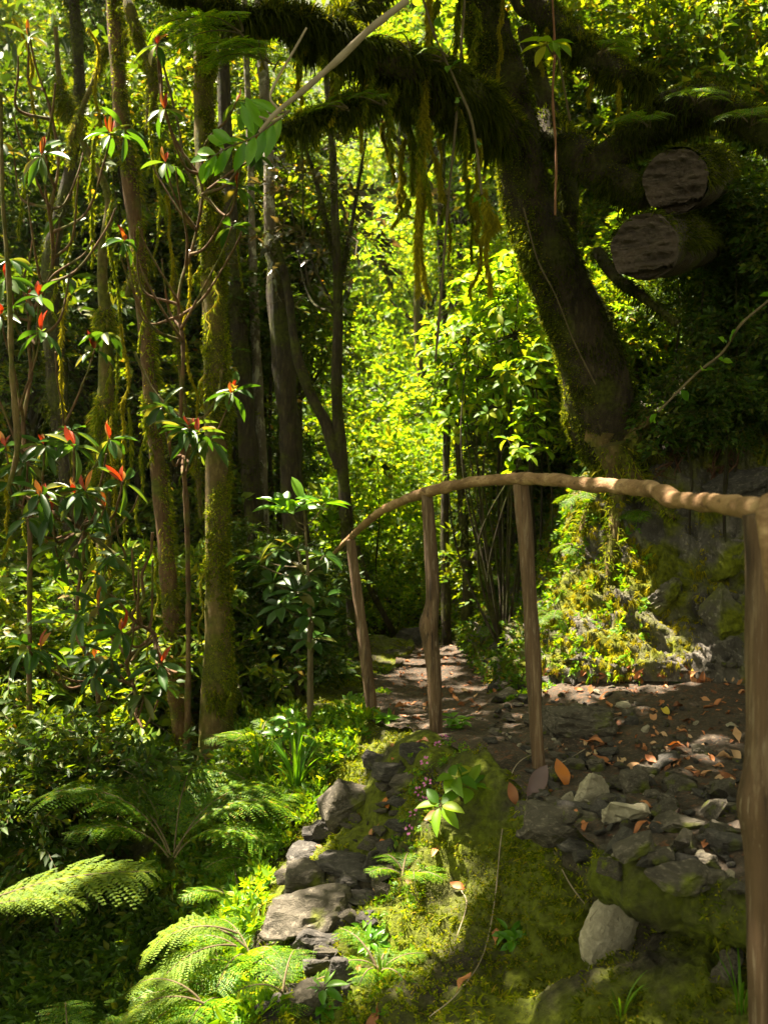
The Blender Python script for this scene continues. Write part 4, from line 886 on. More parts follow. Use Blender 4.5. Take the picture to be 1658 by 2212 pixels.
# the fresh green big-leaved twig at the upper left, out of focus
def twigplant(nm, label, cat, stem, rs, L, W, mat, leafpos, nl=7, elev=(0, 50), droop=.25, tpl=LEAFLONG, ground=True, extra=None):
    q = px(stem)
    if ground:
        g_, _ = gnd(q[-1][0], q[-1][1], q[-1][2])
        if q[-1][2] - g_[2] > .2 and hit(*stem[-1][:2])[0][1] / stem[-1][2] > 1.35:
            k_ = 1.12; q = [x * k_ for x in q]; leafpos = [(a_, b_, c_ * k_, d_) for a_, b_, c_, d_ in leafpos]; L *= k_; W *= k_; g_, _ = gnd(q[-1][0], q[-1][1], q[-1][2])
        elif q[-1][2] - g_[2] > .2: g_, _ = hit(*stem[-1][:2]); q = [x * (g_[1] / q[-1][1]) for x in q[:-1]]; leafpos = [(a_, b_, c_ * g_[1] / stem[-1][2], d_) for a_, b_, c_, d_ in leafpos]; L *= g_[1] / stem[-1][2]; W *= g_[1] / stem[-1][2]
        q.append(g_ - [0, 0, .03])
    t = thing(nm, label, cat, q[-1])
    mb = MB(); tube(mb, q, rs, 7, rough=.15, freq=20); fo = MB(); c = catmull(q, 60)
    for (u0, v0, Y0, ax) in leafpos:
        p = P(u0, v0, Y0); e = c[np.argmin(np.linalg.norm(c + [0, 0, .1] - p, axis=1))]
        tube(mb, [p, (p + e) / 2 + [0, 0, -.02], e], [.003, .004, .005], 5, seg=12)
        rosette(fo, p, ax, nl, L, W, 0, elev, droop, tpl)
    if extra: extra(mb, fo, c)
    part('stem', mb, [M['twig']], t); part('foliage', fo, [M[mat]], t); return t
t = thing('broadleaf_spray', 'bright green spray of big blunt leaflets hanging from the end of the pale dead branch', 'spray', P(620, 235, 3.2))
mb = MB(); fo = MB()
for pts, n in (([(625, 240, 3.2), (585, 270, 3.15), (540, 300, 3.1), (490, 320, 3.1), (450, 345, 3.1)], 9), ([(625, 240, 3.2), (590, 245, 3.3), (560, 240, 3.35), (530, 238, 3.4)], 3)):
    q = px(pts); tube(mb, q, [.004, .003, .002], 6, seg=20); c = catmull(q, n + 1)[1:]; dd = nrm(np.gradient(c, axis=0))
    for sgn in (-1, 1):
        d = dd * .5 + np.array([0, 0, -1.]) * (sgn > 0) + np.array([0, 0, .55]) * (sgn < 0) + rng.normal(size=c.shape) * .12
        put(fo, LEAFLONG, c, basis(d, np.array([0.1, -1, .35]) + rng.normal(size=c.shape) * .3), .075 + .045 * np.linspace(1, 0, n), .032 + .006 * rng.random(n), 0)
part('stem', mb, [M['twig']], t); part('foliage', fo, [M['leaf_fresh']], t)
# plant with the sunlit leaves in the middle
twigplant('rosette_plant', 'plant topped with glowing light-green leaves, standing left of the low end of the rail', 'plant', [(655, 1085, 4.7), (662, 1180, 4.7), (668, 1300, 4.7), (668, 1400, 4.75)], [.006, .010, .014], .13, .045, 'leaf_fresh',
          [(615, 1098, 4.6, (-.25, -.1, 1)), (655, 1092, 4.65, (0, -.2, 1)), (700, 1088, 4.65, (.35, -.1, 1)), (630, 1110, 4.6, (-.3, -.4, .7))], 7, (5, 65), .1)
twigplant('rosette_plant', 'shaded plant of long dull leaves below the glowing light-green one', 'plant', [(640, 1150, 4.8), (655, 1250, 4.8), (672, 1330, 4.85), (672, 1420, 4.9)], [.006, .010, .014], .12, .04, 'leaf_thick',
          [(600, 1190, 4.7, (-.3, -.2, .8)), (560, 1220, 4.8, (-.5, -.2, .8)), (640, 1190, 4.7, (0, -.3, .9)), (700, 1200, 4.8, (.4, -.2, .8)), (660, 1240, 4.7, (.1, -.4, .8)), (590, 1260, 4.8, (-.3, -.3, .8)), (640, 1280, 4.7, (-.1, -.4, .8)), (700, 1290, 4.7, (.3, -.3, .8)), (670, 1330, 4.7, (.1, -.5, .7)), (610, 1310, 4.8, (-.3, -.4, .7)), (545, 1200, 4.9, (-.3, 0, .9)), (675, 1380, 4.8, (.1, -.4, .8))], 8, (-10, 45), .3)
twigplant('leafy_sapling', 'young sapling with pale drooping leaves in front of the leaning tree top', 'sapling', [(1195, 90, 4.2), (1210, 150, 4.3), (1230, 260, 4.5)], [.003, .005, .006], .13, .035, 'leaf_bright', [(1195, 92, 4.2, (0, -.3, .9)), (1180, 96, 4.2, (-.2, -.4, .8))], 6, (-20, 20), .3, ground=False)
twigplant('seedling', 'upright seedling with rounded leaves beside the tuft of blade grass', 'seedling', [(625, 1560, 4.5), (628, 1620, 4.5), (632, 1680, 4.5)], [.003, .004], .075, .045, 'leaf_fresh', [(622, 1556, 4.5, (0, -.2, 1)), (640, 1580, 4.5, (.3, -.2, .8)), (606, 1590, 4.5, (-.3, -.3, .8)), (650, 1600, 4.45, (.4, -.3, .5))], 5, (-20, 50), .4, LEAF5)
twigplant('seedling', 'broad soft-leaved seedling growing on the slope below the crooked post', 'seedling', [(1010, 1690, 3.3), (1000, 1720, 3.3)], [.003, .004], .085, .042, 'herb', [(985, 1680, 3.25, (-.1, -.4, .8)), (1010, 1700, 3.25, (.2, -.4, .8)), (950, 1740, 3.2, (-.2, -.5, .7))], 6, (0, 40), .3, LEAF5)
for lab, u0, v0, sz in (('small bright sprig growing alone on the dark moss wall, right of the long stalk', 1105, 2042, .045), ('bright sprig beside the lower left rock outcrop', 800, 2040, .05), ('leafy sprig at the foot of the thin leaning post', 835, 1560, .06), ('leafy sprig at the foot of the crooked post', 985, 1575, .07), ('green sprig at the bottom edge under the rock outcrop', 700, 2180, .06)):
    h_, n_2 = hit(u0, v0); mb = MB()
    for k in range(5): rosette(mb, h_ + n_2 * .02 + rng.normal(size=3) * .02, n_2 + [0, 0, .6], 6, sz, sz * .42, 0, (0, 50), .2, LEAF5)
    solo('sprig', mb, [M['leaf_fresh']], lab, 'plant', base=h_)

t = thing('sunlit_bush', 'tall sunlit bush of broad pale-green leaves, left of the leaning trunk', 'bush', gnd(*P(1090, 1000, 7.0)[:2], 2)[0])
mb, st = MB(), MB(); bs = np.array(t.location)
for u0, v0, Y0, r in [(1080, 640, 6.8, .30), (1010, 720, 7.0, .30), (1110, 720, 6.7, .30), (1040, 600, 6.9, .22), (980, 790, 7.2, .28), (1080, 800, 6.9, .28), (1150, 790, 6.5, .2), (950, 740, 7.4, .22), (1120, 570, 6.7, .2), (1060, 880, 6.9, .26), (1150, 900, 6.4, .18), (1000, 880, 7.2, .26), (1130, 980, 6.4, .16), (960, 860, 7.5, .2)]:
    c_ = P(u0, v0, Y0); tube(st, [bs, (bs + c_) / 2 + rng.normal(size=3) * .2, c_], [.012, .007, .004], 6, seg=26, rough=.2)
    for _ in range(int(26 * r / .25)):
        p_ = c_ + rdir(1)[0] * r * rng.random() ** .5; rosette(mb, p_, nrm(p_ - c_ + [0, 0, .25]), int(rng.integers(4, 8)), .085, .040, 0, (-20, 50), .4, LEAF5)
        tube(st, [c_, (p_ + c_) / 2 + [0, 0, -.02], p_], [.005, .004, .002], 4, seg=5)
part('foliage', mb, [M['leaf_bright']], t); part('stem', st, [M['bark_dark']], t)
# ------------------------------------------------------------------ ferns
def frond(mb, base, dirh, L, e0=55, e1=-25, pairs=22, plen=.34, m=0, twist=0., pin=12, roll=0.):
    dirh = nrm(np.array([dirh[0], dirh[1], 0.])); t = np.linspace(0, 1, 40); el = np.radians(e0 + (e1 - e0) * t)
    st = L / 39; p = np.cumsum(np.stack([dirh[0] * np.cos(el), dirh[1] * np.cos(el), np.sin(el)], 1) * st, 0) + base
    tube(mb, p, [.0045, .003, .001], 5, seg=36, m=1)
    tg = nrm(np.gradient(p, axis=0)); sd = nrm(np.cross(tg, [0, 0, 1])); up = np.cross(sd, tg)
    if roll: sd, up = sd * math.cos(roll) + up * math.sin(roll), up * math.cos(roll) - sd * math.sin(roll)
    c_, d_, n_, l_ = [], [], [], []
    for k in range(pairs):
        f = .16 + .84 * (k + .5) / pairs; i = min(int(f * 39), 39)
        pl = L * plen * (math.sin(math.pi * min(1, (1.02 - f) / .88) ** .8) ** .75 if f < 1.0 else 0.02) * (.9 + .2 * rng.random())
        pl = max(pl, .012)
        for s in (-1, 1):
            d = nrm(sd[i] * s * .88 + tg[i] * .42 + up[i] * (.05 + .06 * rng.normal()))
            c_.append(p[i] + tg[i] * st * rng.random()); d_.append(d); n_.append(up[i]); l_.append(pl)
    c_, d_, n_, l_ = map(np.array, (c_, d_, n_, l_))
    tt_ = (np.arange(pin) + .5) / pin
    for s in (-1, 1):
        S = np.cross(d_, n_) * s
        pos = c_[:, None] + d_[:, None] * (l_[:, None] * tt_)[..., None]; pos[..., 2] -= (l_[:, None] * .22 * tt_ ** 2)
        ld = S[:, None] * .85 + d_[:, None] * .5 + rng.normal(size=pos.shape) * .05; ld[..., 2] -= .12
        ln = n_[:, None] + rng.normal(size=pos.shape) * .12
        sz = l_[:, None] * .22 * (1 - tt_ * .85)[None] * (.8 + .4 * rng.random((len(l_), pin)))
        put(mb, KITE, pos.reshape(-1, 3), basis(ld.reshape(-1, 3), ln.reshape(-1, 3)), sz.ravel(), np.broadcast_to((l_ / pin * .80)[:, None], sz.shape).ravel(), m)
def fern(label, base, fr, mat='fern', nm='fern', group=None):
    """fr: (azimuth degrees, 0 = to the right, 90 = away; length; start elevation; end elevation)"""
    base = np.array(base); t = thing(nm, label, 'fern', base, group)
    for az, L, e0, e1 in fr:
        mb = MB(); a = math.radians(az); frond(mb, base + rng.normal(size=3) * .01, (math.cos(a), math.sin(a)), L, e0, e1, pairs=int(14 + L * 16), pin=int(9 + L * 8))
        part('frond', mb, [M[mat], M['twig']], t)
    return t
def ring(n, L, e0=60, e1=-15, a0=0, a1=360):
    return [(a0 + (a1 - a0) * (k + rng.random() * .6) / n, L * (.8 + .35 * rng.random()), e0 + rng.normal() * 6, e1 + rng.normal() * 8) for k in range(n)]
fern('big blurred pale-green fern frond reaching in from the left edge, lit by the sun', P(-130, 1985, 2.4), [(16, .50, 24, -8), (36, .34, 10, -20)], 'fern_pale')
fern('fern with dark arching fronds over the black gully, below the two left trunks', P(372, 1830, 4.4) - [0, 0, .05], [(175, .72, 70, -25), (150, .60, 68, -20), (10, .62, 68, -28), (35, .60, 70, -20), (200, .50, 60, -20), (90, .6, 75, -10), (-20, .52, 60, -30)], 'fern')
fern('fern of pale dusty fronds fanned out to the left beside the bright green clump', P(520, 2035, 3.3), [(168, .34, 42, -38), (188, .34, 30, -48), (210, .30, 22, -50)], 'fern_pale')
fern('lower fern of pale dusty fronds hanging over the gully edge', P(440, 2170, 3.1), [(185, .28, 30, -48), (165, .25, 45, -35)], 'fern_pale')
fern('dark green fern in the lower left corner of the black gully', P(150, 2330, 3.1), [(110, .3, 55, -10), (160, .3, 50, -20), (50, .3, 50, -20)], 'fern')
for lab, u0, v0, n, L in (('bright fern clump at the bottom edge, right of the pale dusty fronds', 500, 2190, 10, .40), ('bright fern in the middle of the lit green slope below the wide slab', 550, 2090, 9, .34), ('low bright fern just above the wide flat slab', 570, 1880, 7, .26), ('bright fern left of the squarish stone block', 520, 1960, 7, .28),
                          ('fern under the upright seedling', 560, 1730, 6, .30), ('fern on the slope left of the highest boulder', 640, 1740, 6, .24), ('fern at the edge between the lit slope and the dark gully', 480, 1800, 7, .30), ('fern beside the foot of the thickest left trunk', 560, 1620, 6, .34), ('small fern at the slope top near the thin leaning post', 700, 1620, 5, .22),
                          ('feathery fern low on the slope, left of the mossy stones', 620, 2160, 6, .22), ('soft fern among the band of herbs right of the rock outcrop', 880, 1900, 6, .17), ('small fern amid herbs at the bottom right of the outcrop', 820, 2110, 6, .17)):
    h_, n_2 = hit(u0, v0); fern(lab, h_, ring(n, L, 55, -25), ['fern', 'herb'][int(rng.random() < .75)])
for lab, u0, v0, n, L in (('drooping fern on the sunlit bank behind the tall post, upper', 1265, 1080, 3, .2), ('drooping fern on the sunlit bank behind the tall post, middle', 1240, 1180, 3, .18), ('fern on the bank at the edge of the path behind the tall post', 1200, 1330, 5, .2), ('fern in the dark hollow under the leaning tree', 1390, 1110, 5, .22),
                          ('fern hanging at the top of the bank, right edge', 1600, 880, 6, .34), ('fern on the bank right of the leaning tree foot', 1500, 900, 6, .28), ('fern in the shaded bank behind the crooked post', 1090, 1250, 6, .28), ('second fern in the shaded bank, higher behind the crooked post', 1060, 1100, 6, .3), ('shaded fern low on the bank where the path narrows', 1080, 1350, 6, .24)):
    h_, n_2 = hit(u0, v0); a = math.degrees(math.atan2(n_2[1], n_2[0])); fern(lab, h_, ring(n, L, 35, -50, a - 80, a + 80), 'fern')
# ferns growing on the limbs
for lab, p, az, L in (('light-green fern hanging off the limb tip, the leftmost of the limb ferns', P(530, 75, 3.9), 205, .38), ('light-green fern below the limb, second from its tip', P(560, 130, 3.9), 215, .30), ('fern drooping under the shaggy limb above the blunt leaflets', P(580, 150, 3.9), 235, .33), ('fern perched on the top of the shaggy limb near the trunk', P(880, 110, 4.4), 190, .36),
                      ('fern standing on the shaggy limb beside the golden moss strand', P(960, 130, 4.5), 160, .32), ('small fern on the thin lower limb', P(750, 235, 4.3), 170, .22), ('fern on the underside of the shaggy limb', P(830, 235, 4.4), 200, .3), ('fern on the dark arched limb at upper right', P(1500, 230, 4.7), 260, .28),
                      ('second fern on the dark arched limb, nearer the trunk', P(1400, 275, 4.8), 230, .3), ('fern on the arched limb close to the right edge', P(1620, 270, 4.6), 250, .3), ('fern growing from the diagonal limb at the top', P(1290, 120, 4.8), 300, .26)):
    fern(lab, p, [(az + d_, L * k_, 25, -45) for d_, k_ in ((0, 1), (28, .8), (-30, .85), (60, .6))], 'fern' if p[0] > 0 else 'herb')

# ------------------------------------------------------------------ grass tufts
def tuft(label, u0, v0, L, n, mat='herb', Y=None, w=.009):
    h_, n_2 = hit(u0, v0); mb = MB()
    for k in range(n):
        a = rng.random() * 6.28; l = L * (.5 + .6 * rng.random()); lean = .15 + .5 * rng.random()
        t = np.linspace(0, 1, 9); d = np.array([math.cos(a), math.sin(a), 0]); c = h_ + d * .01 + d * (l * lean * t ** 1.8)[:, None] + np.array([0, 0, 1]) * (l * (t - .45 * lean * t ** 2.5))[:, None]
        s = np.array([-d[1], d[0], 0]) * (w * np.sin(np.pi * (t * .85 + .12)) ** .7)[:, None] * .5
        v = np.stack([c - s, c + s], 1).reshape(-1, 3); i = np.arange(8)[:, None] * 2
        mb.add(v, np.hstack([i, i + 1, i + 3, i + 2]))
    return solo('grass_tuft', mb, [M[mat]], label, 'grass tuft', base=h_)
tuft('tuft of long upright blade grass with yellowing edges above the highest boulder', 640, 1720, .34, 26, 'leaf_fresh', w=.014)
tuft('arching grass tuft at the top of the slope beside the foot of the thickest trunk', 560, 1680, .36, 16, 'leaf_fresh', w=.012)
tuft('grass tuft in the middle of the green slope, bent to the right', 520, 1890, .3, 14, 'leaf_fresh', w=.014)
tuft('fine grass tuft at the bottom centre below the outcrop', 825, 2120, .10, 26, 'herb', w=.004)
tuft('grass blades at the lower right corner beside the thick post', 1600, 2190, .16, 12, 'herb', w=.006)
tuft('few grass blades at the bottom edge under the mossy wall', 1340, 2200, .12, 10, 'herb', w=.005)

# ------------------------------------------------------------------ low cover on slope and bank (nobody could count it)
def on_grid(gg, n, sel):
    i = rng.integers(1, gg.shape[0] - 2, n); j = rng.integers(1, gg.shape[1] - 2, n)
    a, b = rng.random(n)[:, None], rng.random(n)[:, None]
    p = (gg[i, j] * (1 - a) + gg[i + 1, j] * a) * (1 - b) + (gg[i, j + 1] * (1 - a) + gg[i + 1, j + 1] * a) * b
    nn = nrm(np.cross(gg[i + 1, j] - gg[i, j], gg[i, j + 1] - gg[i, j])); area = np.linalg.norm(np.cross(gg[i + 1, j] - gg[i, j], gg[i, j + 1] - gg[i, j]), axis=1)
    nn = nn * np.sign((nn * (-p)).sum(1) + 1e-9)[:, None]
    k = (rng.random(n) < np.minimum(area / np.percentile(area, 90), 1)) & sel(p)
    return p[k], nn[k]
LUSH = [(470, 1560), (830, 1540), (790, 1620), (720, 1690), (700, 1780), (620, 1830), (590, 1930), (570, 2020), (560, 2110), (600, 2230), (200, 2260), (300, 1950), (420, 1750)]
BAND = [(880, 1640), (1020, 1600), (980, 1720), (930, 1830), (900, 1980), (850, 2230), (740, 2230), (800, 2000), (830, 1850), (860, 1740)]
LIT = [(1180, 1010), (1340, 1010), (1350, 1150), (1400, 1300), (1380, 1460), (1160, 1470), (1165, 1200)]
def sel_poly(*polys, noise=0):
    def f(p):
        u, v = pix(p); m = np.zeros(len(p), bool)
        for q in polys: m |= inpoly(u + 25 * vnoise(p * 5, 3), v + 25 * vnoise(p * 5, 4), q)
        return m & (p[:, 1] > .5)
    return f
p, nn = on_grid(emb, 130000, sel_poly(LUSH)); q = min(len(p), 9000); p, nn = p[:q], nn[:q]
mb = MB(); hgt = .02 + .05 * rng.random(q); sprays(mb, p + nn * hgt[:, None] * .6, nn * .5 + rdir(q) * .7 + [0, 0, .4], nn + [0, 0, .6] + rdir(q) * .4, .075, 8, .036, .017, KITE, 0, droop=.2)
p2, n2 = on_grid(emb, 40000, sel_poly(LUSH)); p2, n2 = p2[:4200], n2[:4200]
put(mb, LEAF3, p2 + n2 * .04, basis(n2 * .3 + rdir(len(p2)) * .8 + [0, 0, .2], n2 + rdir(len(p2)) * .5 + [0, 0, .5]), .03 + .035 * rng.random(len(p2)) ** 2, .020, 0)
solo('undergrowth', mb, [M['herb']], 'bright low herbs and tiny ferns carpeting the sunlit slope', 'undergrowth', kind='stuff')
p, nn = on_grid(emb, 130000, sel_poly(BAND)); q = min(len(p), 6000); p, nn = p[:q], nn[:q]
mb = MB(); sprays(mb, p + nn * .01, nn * .6 + rdir(q) * .7, nn + rdir(q) * .4, .028, 7, .014, .008, KITE, 0, droop=.2)
solo('undergrowth', mb, [M['herb']], 'band of tiny-leaved bright herbs running down right of the rock outcrop', 'undergrowth', kind='stuff')
def vegmask(p): return vnoise(p * 3.0, 51) + .5 * vnoise(p * 9, 52)
p, nn = on_grid(emb, 400000, lambda p: (vegmask(p) > -.35) & (p[:, 1] > 1.2) & (p[:, 1] < 9) & (p[:, 2] < -.9) & (p[:, 2] > -2.2))
mb = MB(); fur(mb, p, nn, 210000, .018, .0040, .3, spread=.7)
k = rng.integers(0, len(p), 30000); pc = p[k]; ok = (vnoise(pc * 6, 53) > -.1) & (pc[:, 1] < 4.8); pc, nc = pc[ok], nn[k][ok]
sprays(mb, pc + nc * .003, nc * .8 + rdir(len(pc)) * .6, nc + rdir(len(pc)) * .5 + [0, 0, .4], .016, 6, .009, .0045, KITE, 0, droop=.1)
solo('moss', mb, [M['moss']], 'short olive moss covering the earth face below the railing', 'moss', kind='stuff')
p, nn = on_grid(bank, 300000, lambda p: (vnoise(p * np.array([9, 9, 1.6]) + [0, 0, 0], 61) + .4 * vnoise(p * 9, 62) > .10) & (p[:, 1] < 8) & (p[:, 2] < 1.3))
mb = MB(); fur(mb, p, nn, 90000, .024, .004, .9, spread=.4)
for k in range(60):
    j = rng.integers(0, len(p)); strand(mb, p[j] + nn[j] * .015, .08 + .25 * rng.random(), .02, 110, 0, wob=.02)
solo('moss', mb, [M['moss_gold']], 'yellow-green moss streaming down the slate bank', 'moss', kind='stuff')
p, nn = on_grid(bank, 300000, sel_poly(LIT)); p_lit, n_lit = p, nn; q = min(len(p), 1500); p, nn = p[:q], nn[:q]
mb = MB(); sprays(mb, p + nn * .02, nn * .6 + rdir(q) * .6 + [0, 0, .1], nn + rdir(q) * .5, .06, 7, .032, .015, KITE, 0, droop=.5)
solo('undergrowth', mb, [M['herb']], 'sunlit herbs and moss on the bank corner behind the tall post', 'undergrowth', kind='stuff')
p, nn = on_grid(bank, 300000, lambda p: (p[:, 1] > 5.6) & (p[:, 1] < 10) & (p[:, 2] < .8) & (vnoise(p * 2.5, 71) > -.3)); q = min(len(p), 5000); p, nn = p[:q], nn[:q]
mb = MB(); sprays(mb, p + nn * .02, nn * .5 + rdir(q) * .7, nn + rdir(q) * .5 + [0, 0, .3], .07, 6, .032, .016, KITE, 0, droop=.3)
solo('undergrowth', mb, [M['fern']], 'low shaded greenery on the bank beside the far path', 'undergrowth', kind='stuff')
p, nn = on_grid(bank, 400000, lambda p: (p[:, 1] < 7.5) & (p[:, 2] > .25) & (p[:, 2] < 3.5) & (vnoise(p * 2.5, 72) > -.1)); q = min(len(p), 3600); p, nn = p[:q], nn[:q]
mb = MB(); sprays(mb, p + nn * .03, nn * .6 + rdir(q) * .6, nn + rdir(q) * .5 + [0, 0, .3], .12, 7, .055, .025, KITE, 0, droop=.4)
solo('undergrowth', mb, [M['leaf_dark']], 'dark leafy growth on the upper bank around the logs', 'undergrowth', kind='stuff')
p, nn = on_grid(path_grid, 300000, lambda p: (vnoise(p * 3, 81) > .25) & (p[:, 1] > 5.2) & ((np.abs(p[:, 0] - .35) > .30))); q = min(len(p), 2200); p, nn = p[:q], nn[:q]
mb = MB(); sprays(mb, p, rdir(q) + [0, 0, .5], np.array([0, 0, 1.]) + rdir(q) * .4, .03, 5, .02, .011, KITE, 0)
solo('undergrowth', mb, [M['herb']], 'thin green weeds along the margins of the far path', 'undergrowth', kind='stuff')
mb = MB(); fur(mb, p_lit, n_lit, 150000, .022, .004, .8)  # dense gold moss carries the sunlight of the bank corner in its colour
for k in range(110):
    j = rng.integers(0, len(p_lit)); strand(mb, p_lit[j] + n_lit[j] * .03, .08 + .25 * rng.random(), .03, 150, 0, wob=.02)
solo('moss', mb, [M['moss_gold']], 'moss on the bank corner behind the tall post, sunlight put into its gold colour', 'moss', kind='stuff')
p, nn = on_grid(emb, 260000, sel_poly([(-150, 1850), (250, 1880), (420, 1960), (330, 2100), (300, 2300), (-150, 2300)])); q = min(len(p), 4200); p, nn = p[:q], nn[:q]  # dark plants added over the bare slope to extend the gully's shade
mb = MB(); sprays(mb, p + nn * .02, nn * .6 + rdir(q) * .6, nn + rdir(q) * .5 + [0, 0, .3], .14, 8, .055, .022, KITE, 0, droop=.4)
solo('undergrowth', mb, [M['leaf_dark']], 'leafy tangle on the steep side of the gully, its dark colour standing for shade', 'undergrowth', kind='stuff')
# pink blossoms and white speckles
for k, (u0, v0) in enumerate([(928, 1652), (933, 1700), (912, 1716), (918, 1748), (905, 1770), (945, 1625), (900, 1790), (955, 1610)]):
    h_, n_2 = hit(u0, v0); mb = MB(); rosette(mb, h_ + n_2 * .03, n_2 + [0, -.3, .3], 5, .014, .011, 0, (10, 40), 0, LEAF3)
    solo('pink_flower', mb, [M['pink']], 'tiny pink blossom among the herbs right of the rock outcrop', 'flower', 'pink blossoms on the slope', base=h_)

rng = np.random.default_rng(404)

# ------------------------------------------------------------------ stones
import bmesh
def rockmesh(name, mat, sx, sy, sz, npts=16, sub=3, rough=.05, seed=0):
    rough *= .8; r = np.random.default_rng(seed); bm = bmesh.new()
    p = r.normal(size=(npts, 3)); p /= np.linalg.norm(p, axis=1, keepdims=True); p = np.sign(p) * np.abs(p) ** .75
    p = (p - p.min(0)) / (p.max(0) - p.min(0)) - .5
    for q in p: bm.verts.new((q[0] * sx, q[1] * sy, q[2] * sz))
    bmesh.ops.convex_hull(bm, input=bm.verts)
    for v in [v for v in bm.verts if not v.link_faces]: bm.verts.remove(v)
    bmesh.ops.bevel(bm, geom=list(bm.edges), offset=min(sx, sy, sz) * .03, segments=1, affect='EDGES')
    bmesh.ops.triangulate(bm, faces=bm.faces)
    for _ in range(sub): bmesh.ops.subdivide_edges(bm, edges=[e for e in bm.edges if e.calc_length() > max(sx, sy, sz) * .06], cuts=1, use_grid_fill=False); bmesh.ops.triangulate(bm, faces=[f for f in bm.faces if len(f.verts) > 3])
    co = np.array([v.co[:] for v in bm.verts]); s = max(sx, sy, sz)
    bm.normal_update(); nn = np.array([v.normal[:] for v in bm.verts])
    d = s * rough * (.7 * fbm(co / s * np.array([2.5, 2.5, 9]) + seed * 3.1, 4, seed % 90) + .7 * np.abs(fbm(co / s * np.array([4, 4, 22]) + seed, 3, 7)) - .3 * (np.abs(((co[:, 2] / s * 9 + .5 * vnoise(co / s * 3, 2)) % 1) - .5) < .12))
    co = co + nn * d[:, None]
    for v, c in zip(bm.verts, co): v.co = c
    me = bpy.data.meshes.new(name); bm.to_mesh(me); bm.free(); me.materials.append(M[mat])
    me.polygons.foreach_set('use_smooth', np.ones(len(me.polygons), bool)); me.set_sharp_from_angle(angle=math.radians(24)); return me
def rock(label, u0, v0, w, h, mat='rock', dp=.8, rot=(0, 0, 0), name='rock', out=.10, seed=None, rough=.05, npts=16):
    h_, n_2 = hit(u0, v0); k = h_[1] / F; W, H = w * k * 1.05, h * k * 1.05
    me = rockmesh(name, mat, W, W * dp, H, npts, 3, rough, int(u0 * 7 + v0) if seed is None else seed)
    o = link(name, me, h_ + n_2 * H * out); o.rotation_euler = [math.radians(a) for a in rot]
    return props(o, label, 'rock')
rock('highest boulder of the left outcrop, angular grey-brown with a slanting flat face', 762, 1745, 118, 92, 'rock', .8, (10, -22, 20), out=.2)
rock('dark slab jutting left just under the highest boulder', 672, 1845, 92, 40, 'rock_slate', .9, (5, -8, 10))
rock('layered flat stone between the dark slab and the path side', 748, 1862, 112, 42, 'rock_slate', .9, (0, 5, -5))
rock('squarish grey block of the left outcrop with horizontal seams', 662, 1908, 92, 82, 'rock', .9, (0, 4, 14), npts=12)
rock('wide flat slab, the longest stone of the left outcrop', 685, 1978, 215, 62, 'rock', .6, (8, -9, 4), out=.35)
rock('rough stone under the wide flat slab, half buried', 610, 2105, 95, 80, 'rock', .8, (0, 10, 30))
rock('jagged stone at the bottom of the outcrop near the bottom edge', 668, 2165, 90, 70, 'rock', .8, (0, -20, 60))
rock('small stone wedged right of the squarish block', 752, 1915, 62, 45, 'rock_slate', .8, (0, 12, 0))
rock('tall thin stone leaning right of the layered flat stone', 808, 1880, 36, 85, 'rock_slate', .8, (10, 10, 0))
rock('dark stone below the thin leaning post', 848, 1668, 78, 42, 'rock_slate', .8, (0, 0, 20))
rock('black stone under the brown curled leaf', 898, 1632, 62, 48, 'rock_slate', .8, (0, 8, 0))
rock('dark rounded stone left of the band of pink blossoms', 812, 1640, 55, 34, 'rock_slate', .8)
rock('dark stone deep in the shade at the outcrop bottom', 742, 2110, 72, 60, 'rock_slate', .8, (0, 20, 0))
rock('pale chip resting below the layered flat stone', 706, 1800, 34, 22, 'rock_pale')
rock('big rough brown lump beside the foot of the tall post', 1250, 1575, 165, 88, 'rock', .8, (0, 4, 10), rough=.09, out=.05, npts=26)
rock('triangular light-grey slab standing on edge', 1287, 1735, 86, 100, 'rock_pale', .35, (18, 12, 8), out=.25, npts=9, seed=5)
rock('grey stone with mossy flanks behind the square pale stone', 1366, 1706, 66, 66, 'rock', .8, (0, 0, 20))
rock('square pale stone with a small orange leaf on it', 1353, 1780, 92, 74, 'rock_pale', .5, (25, -4, 6), out=.25, npts=12)
rock('tilted grey slab under the square pale stone', 1372, 1840, 92, 40, 'rock', .7, (10, -24, 0), out=.3, npts=10)
rock('pointed grey stone at the rim, left of the dark flat slab', 1476, 1833, 68, 46, 'rock', .8, (0, -18, 20), out=.2, npts=10)
rock('dark flat slab at the rim touching the thick post', 1558, 1815, 100, 40, 'rock_slate', .9, (8, -6, 0), out=.2, npts=10)
rock('large banded slab overhanging the black hollow', 1450, 1902, 150, 56, 'rock', .7, (6, 6, -10), out=.45, npts=12)
rock('small angular stone above the banded slab', 1518, 1866, 58, 40, 'rock', .8, (0, -15, 0), npts=10)
rock('small dirty stone at the right end of the banded slab', 1543, 1900, 46, 38, 'rock', .8)
rock('long mossy ledge of rock along the rim, left of the square pale stone', 1215, 1790, 205, 66, 'rock', .7, (0, 10, 10), out=.25, rough=.08, npts=22)
rock('flat mossy stone under the pink-and-green fallen leaf', 1463, 1786, 100, 28, 'rock', .9, (4, 0, 0), out=.3)
rock('flat grey stone beside the thick post', 1572, 1746, 56, 24, 'rock', .9)
rock('little stone right of the grey stone with mossy flanks', 1410, 1722, 38, 26, 'rock')
rock('blocky little stone in the middle of the rubble', 1452, 1738, 44, 38, 'rock', .9, (0, 10, 30))
rock('mossy dark stone half sunk in the path near the thick post', 1517, 1627, 52, 30, 'rock', .9)
rock('smooth grey pebble right of the big brown lump, upper', 1347, 1528, 36, 20, 'rock_pale', .8, npts=26, rough=.02)
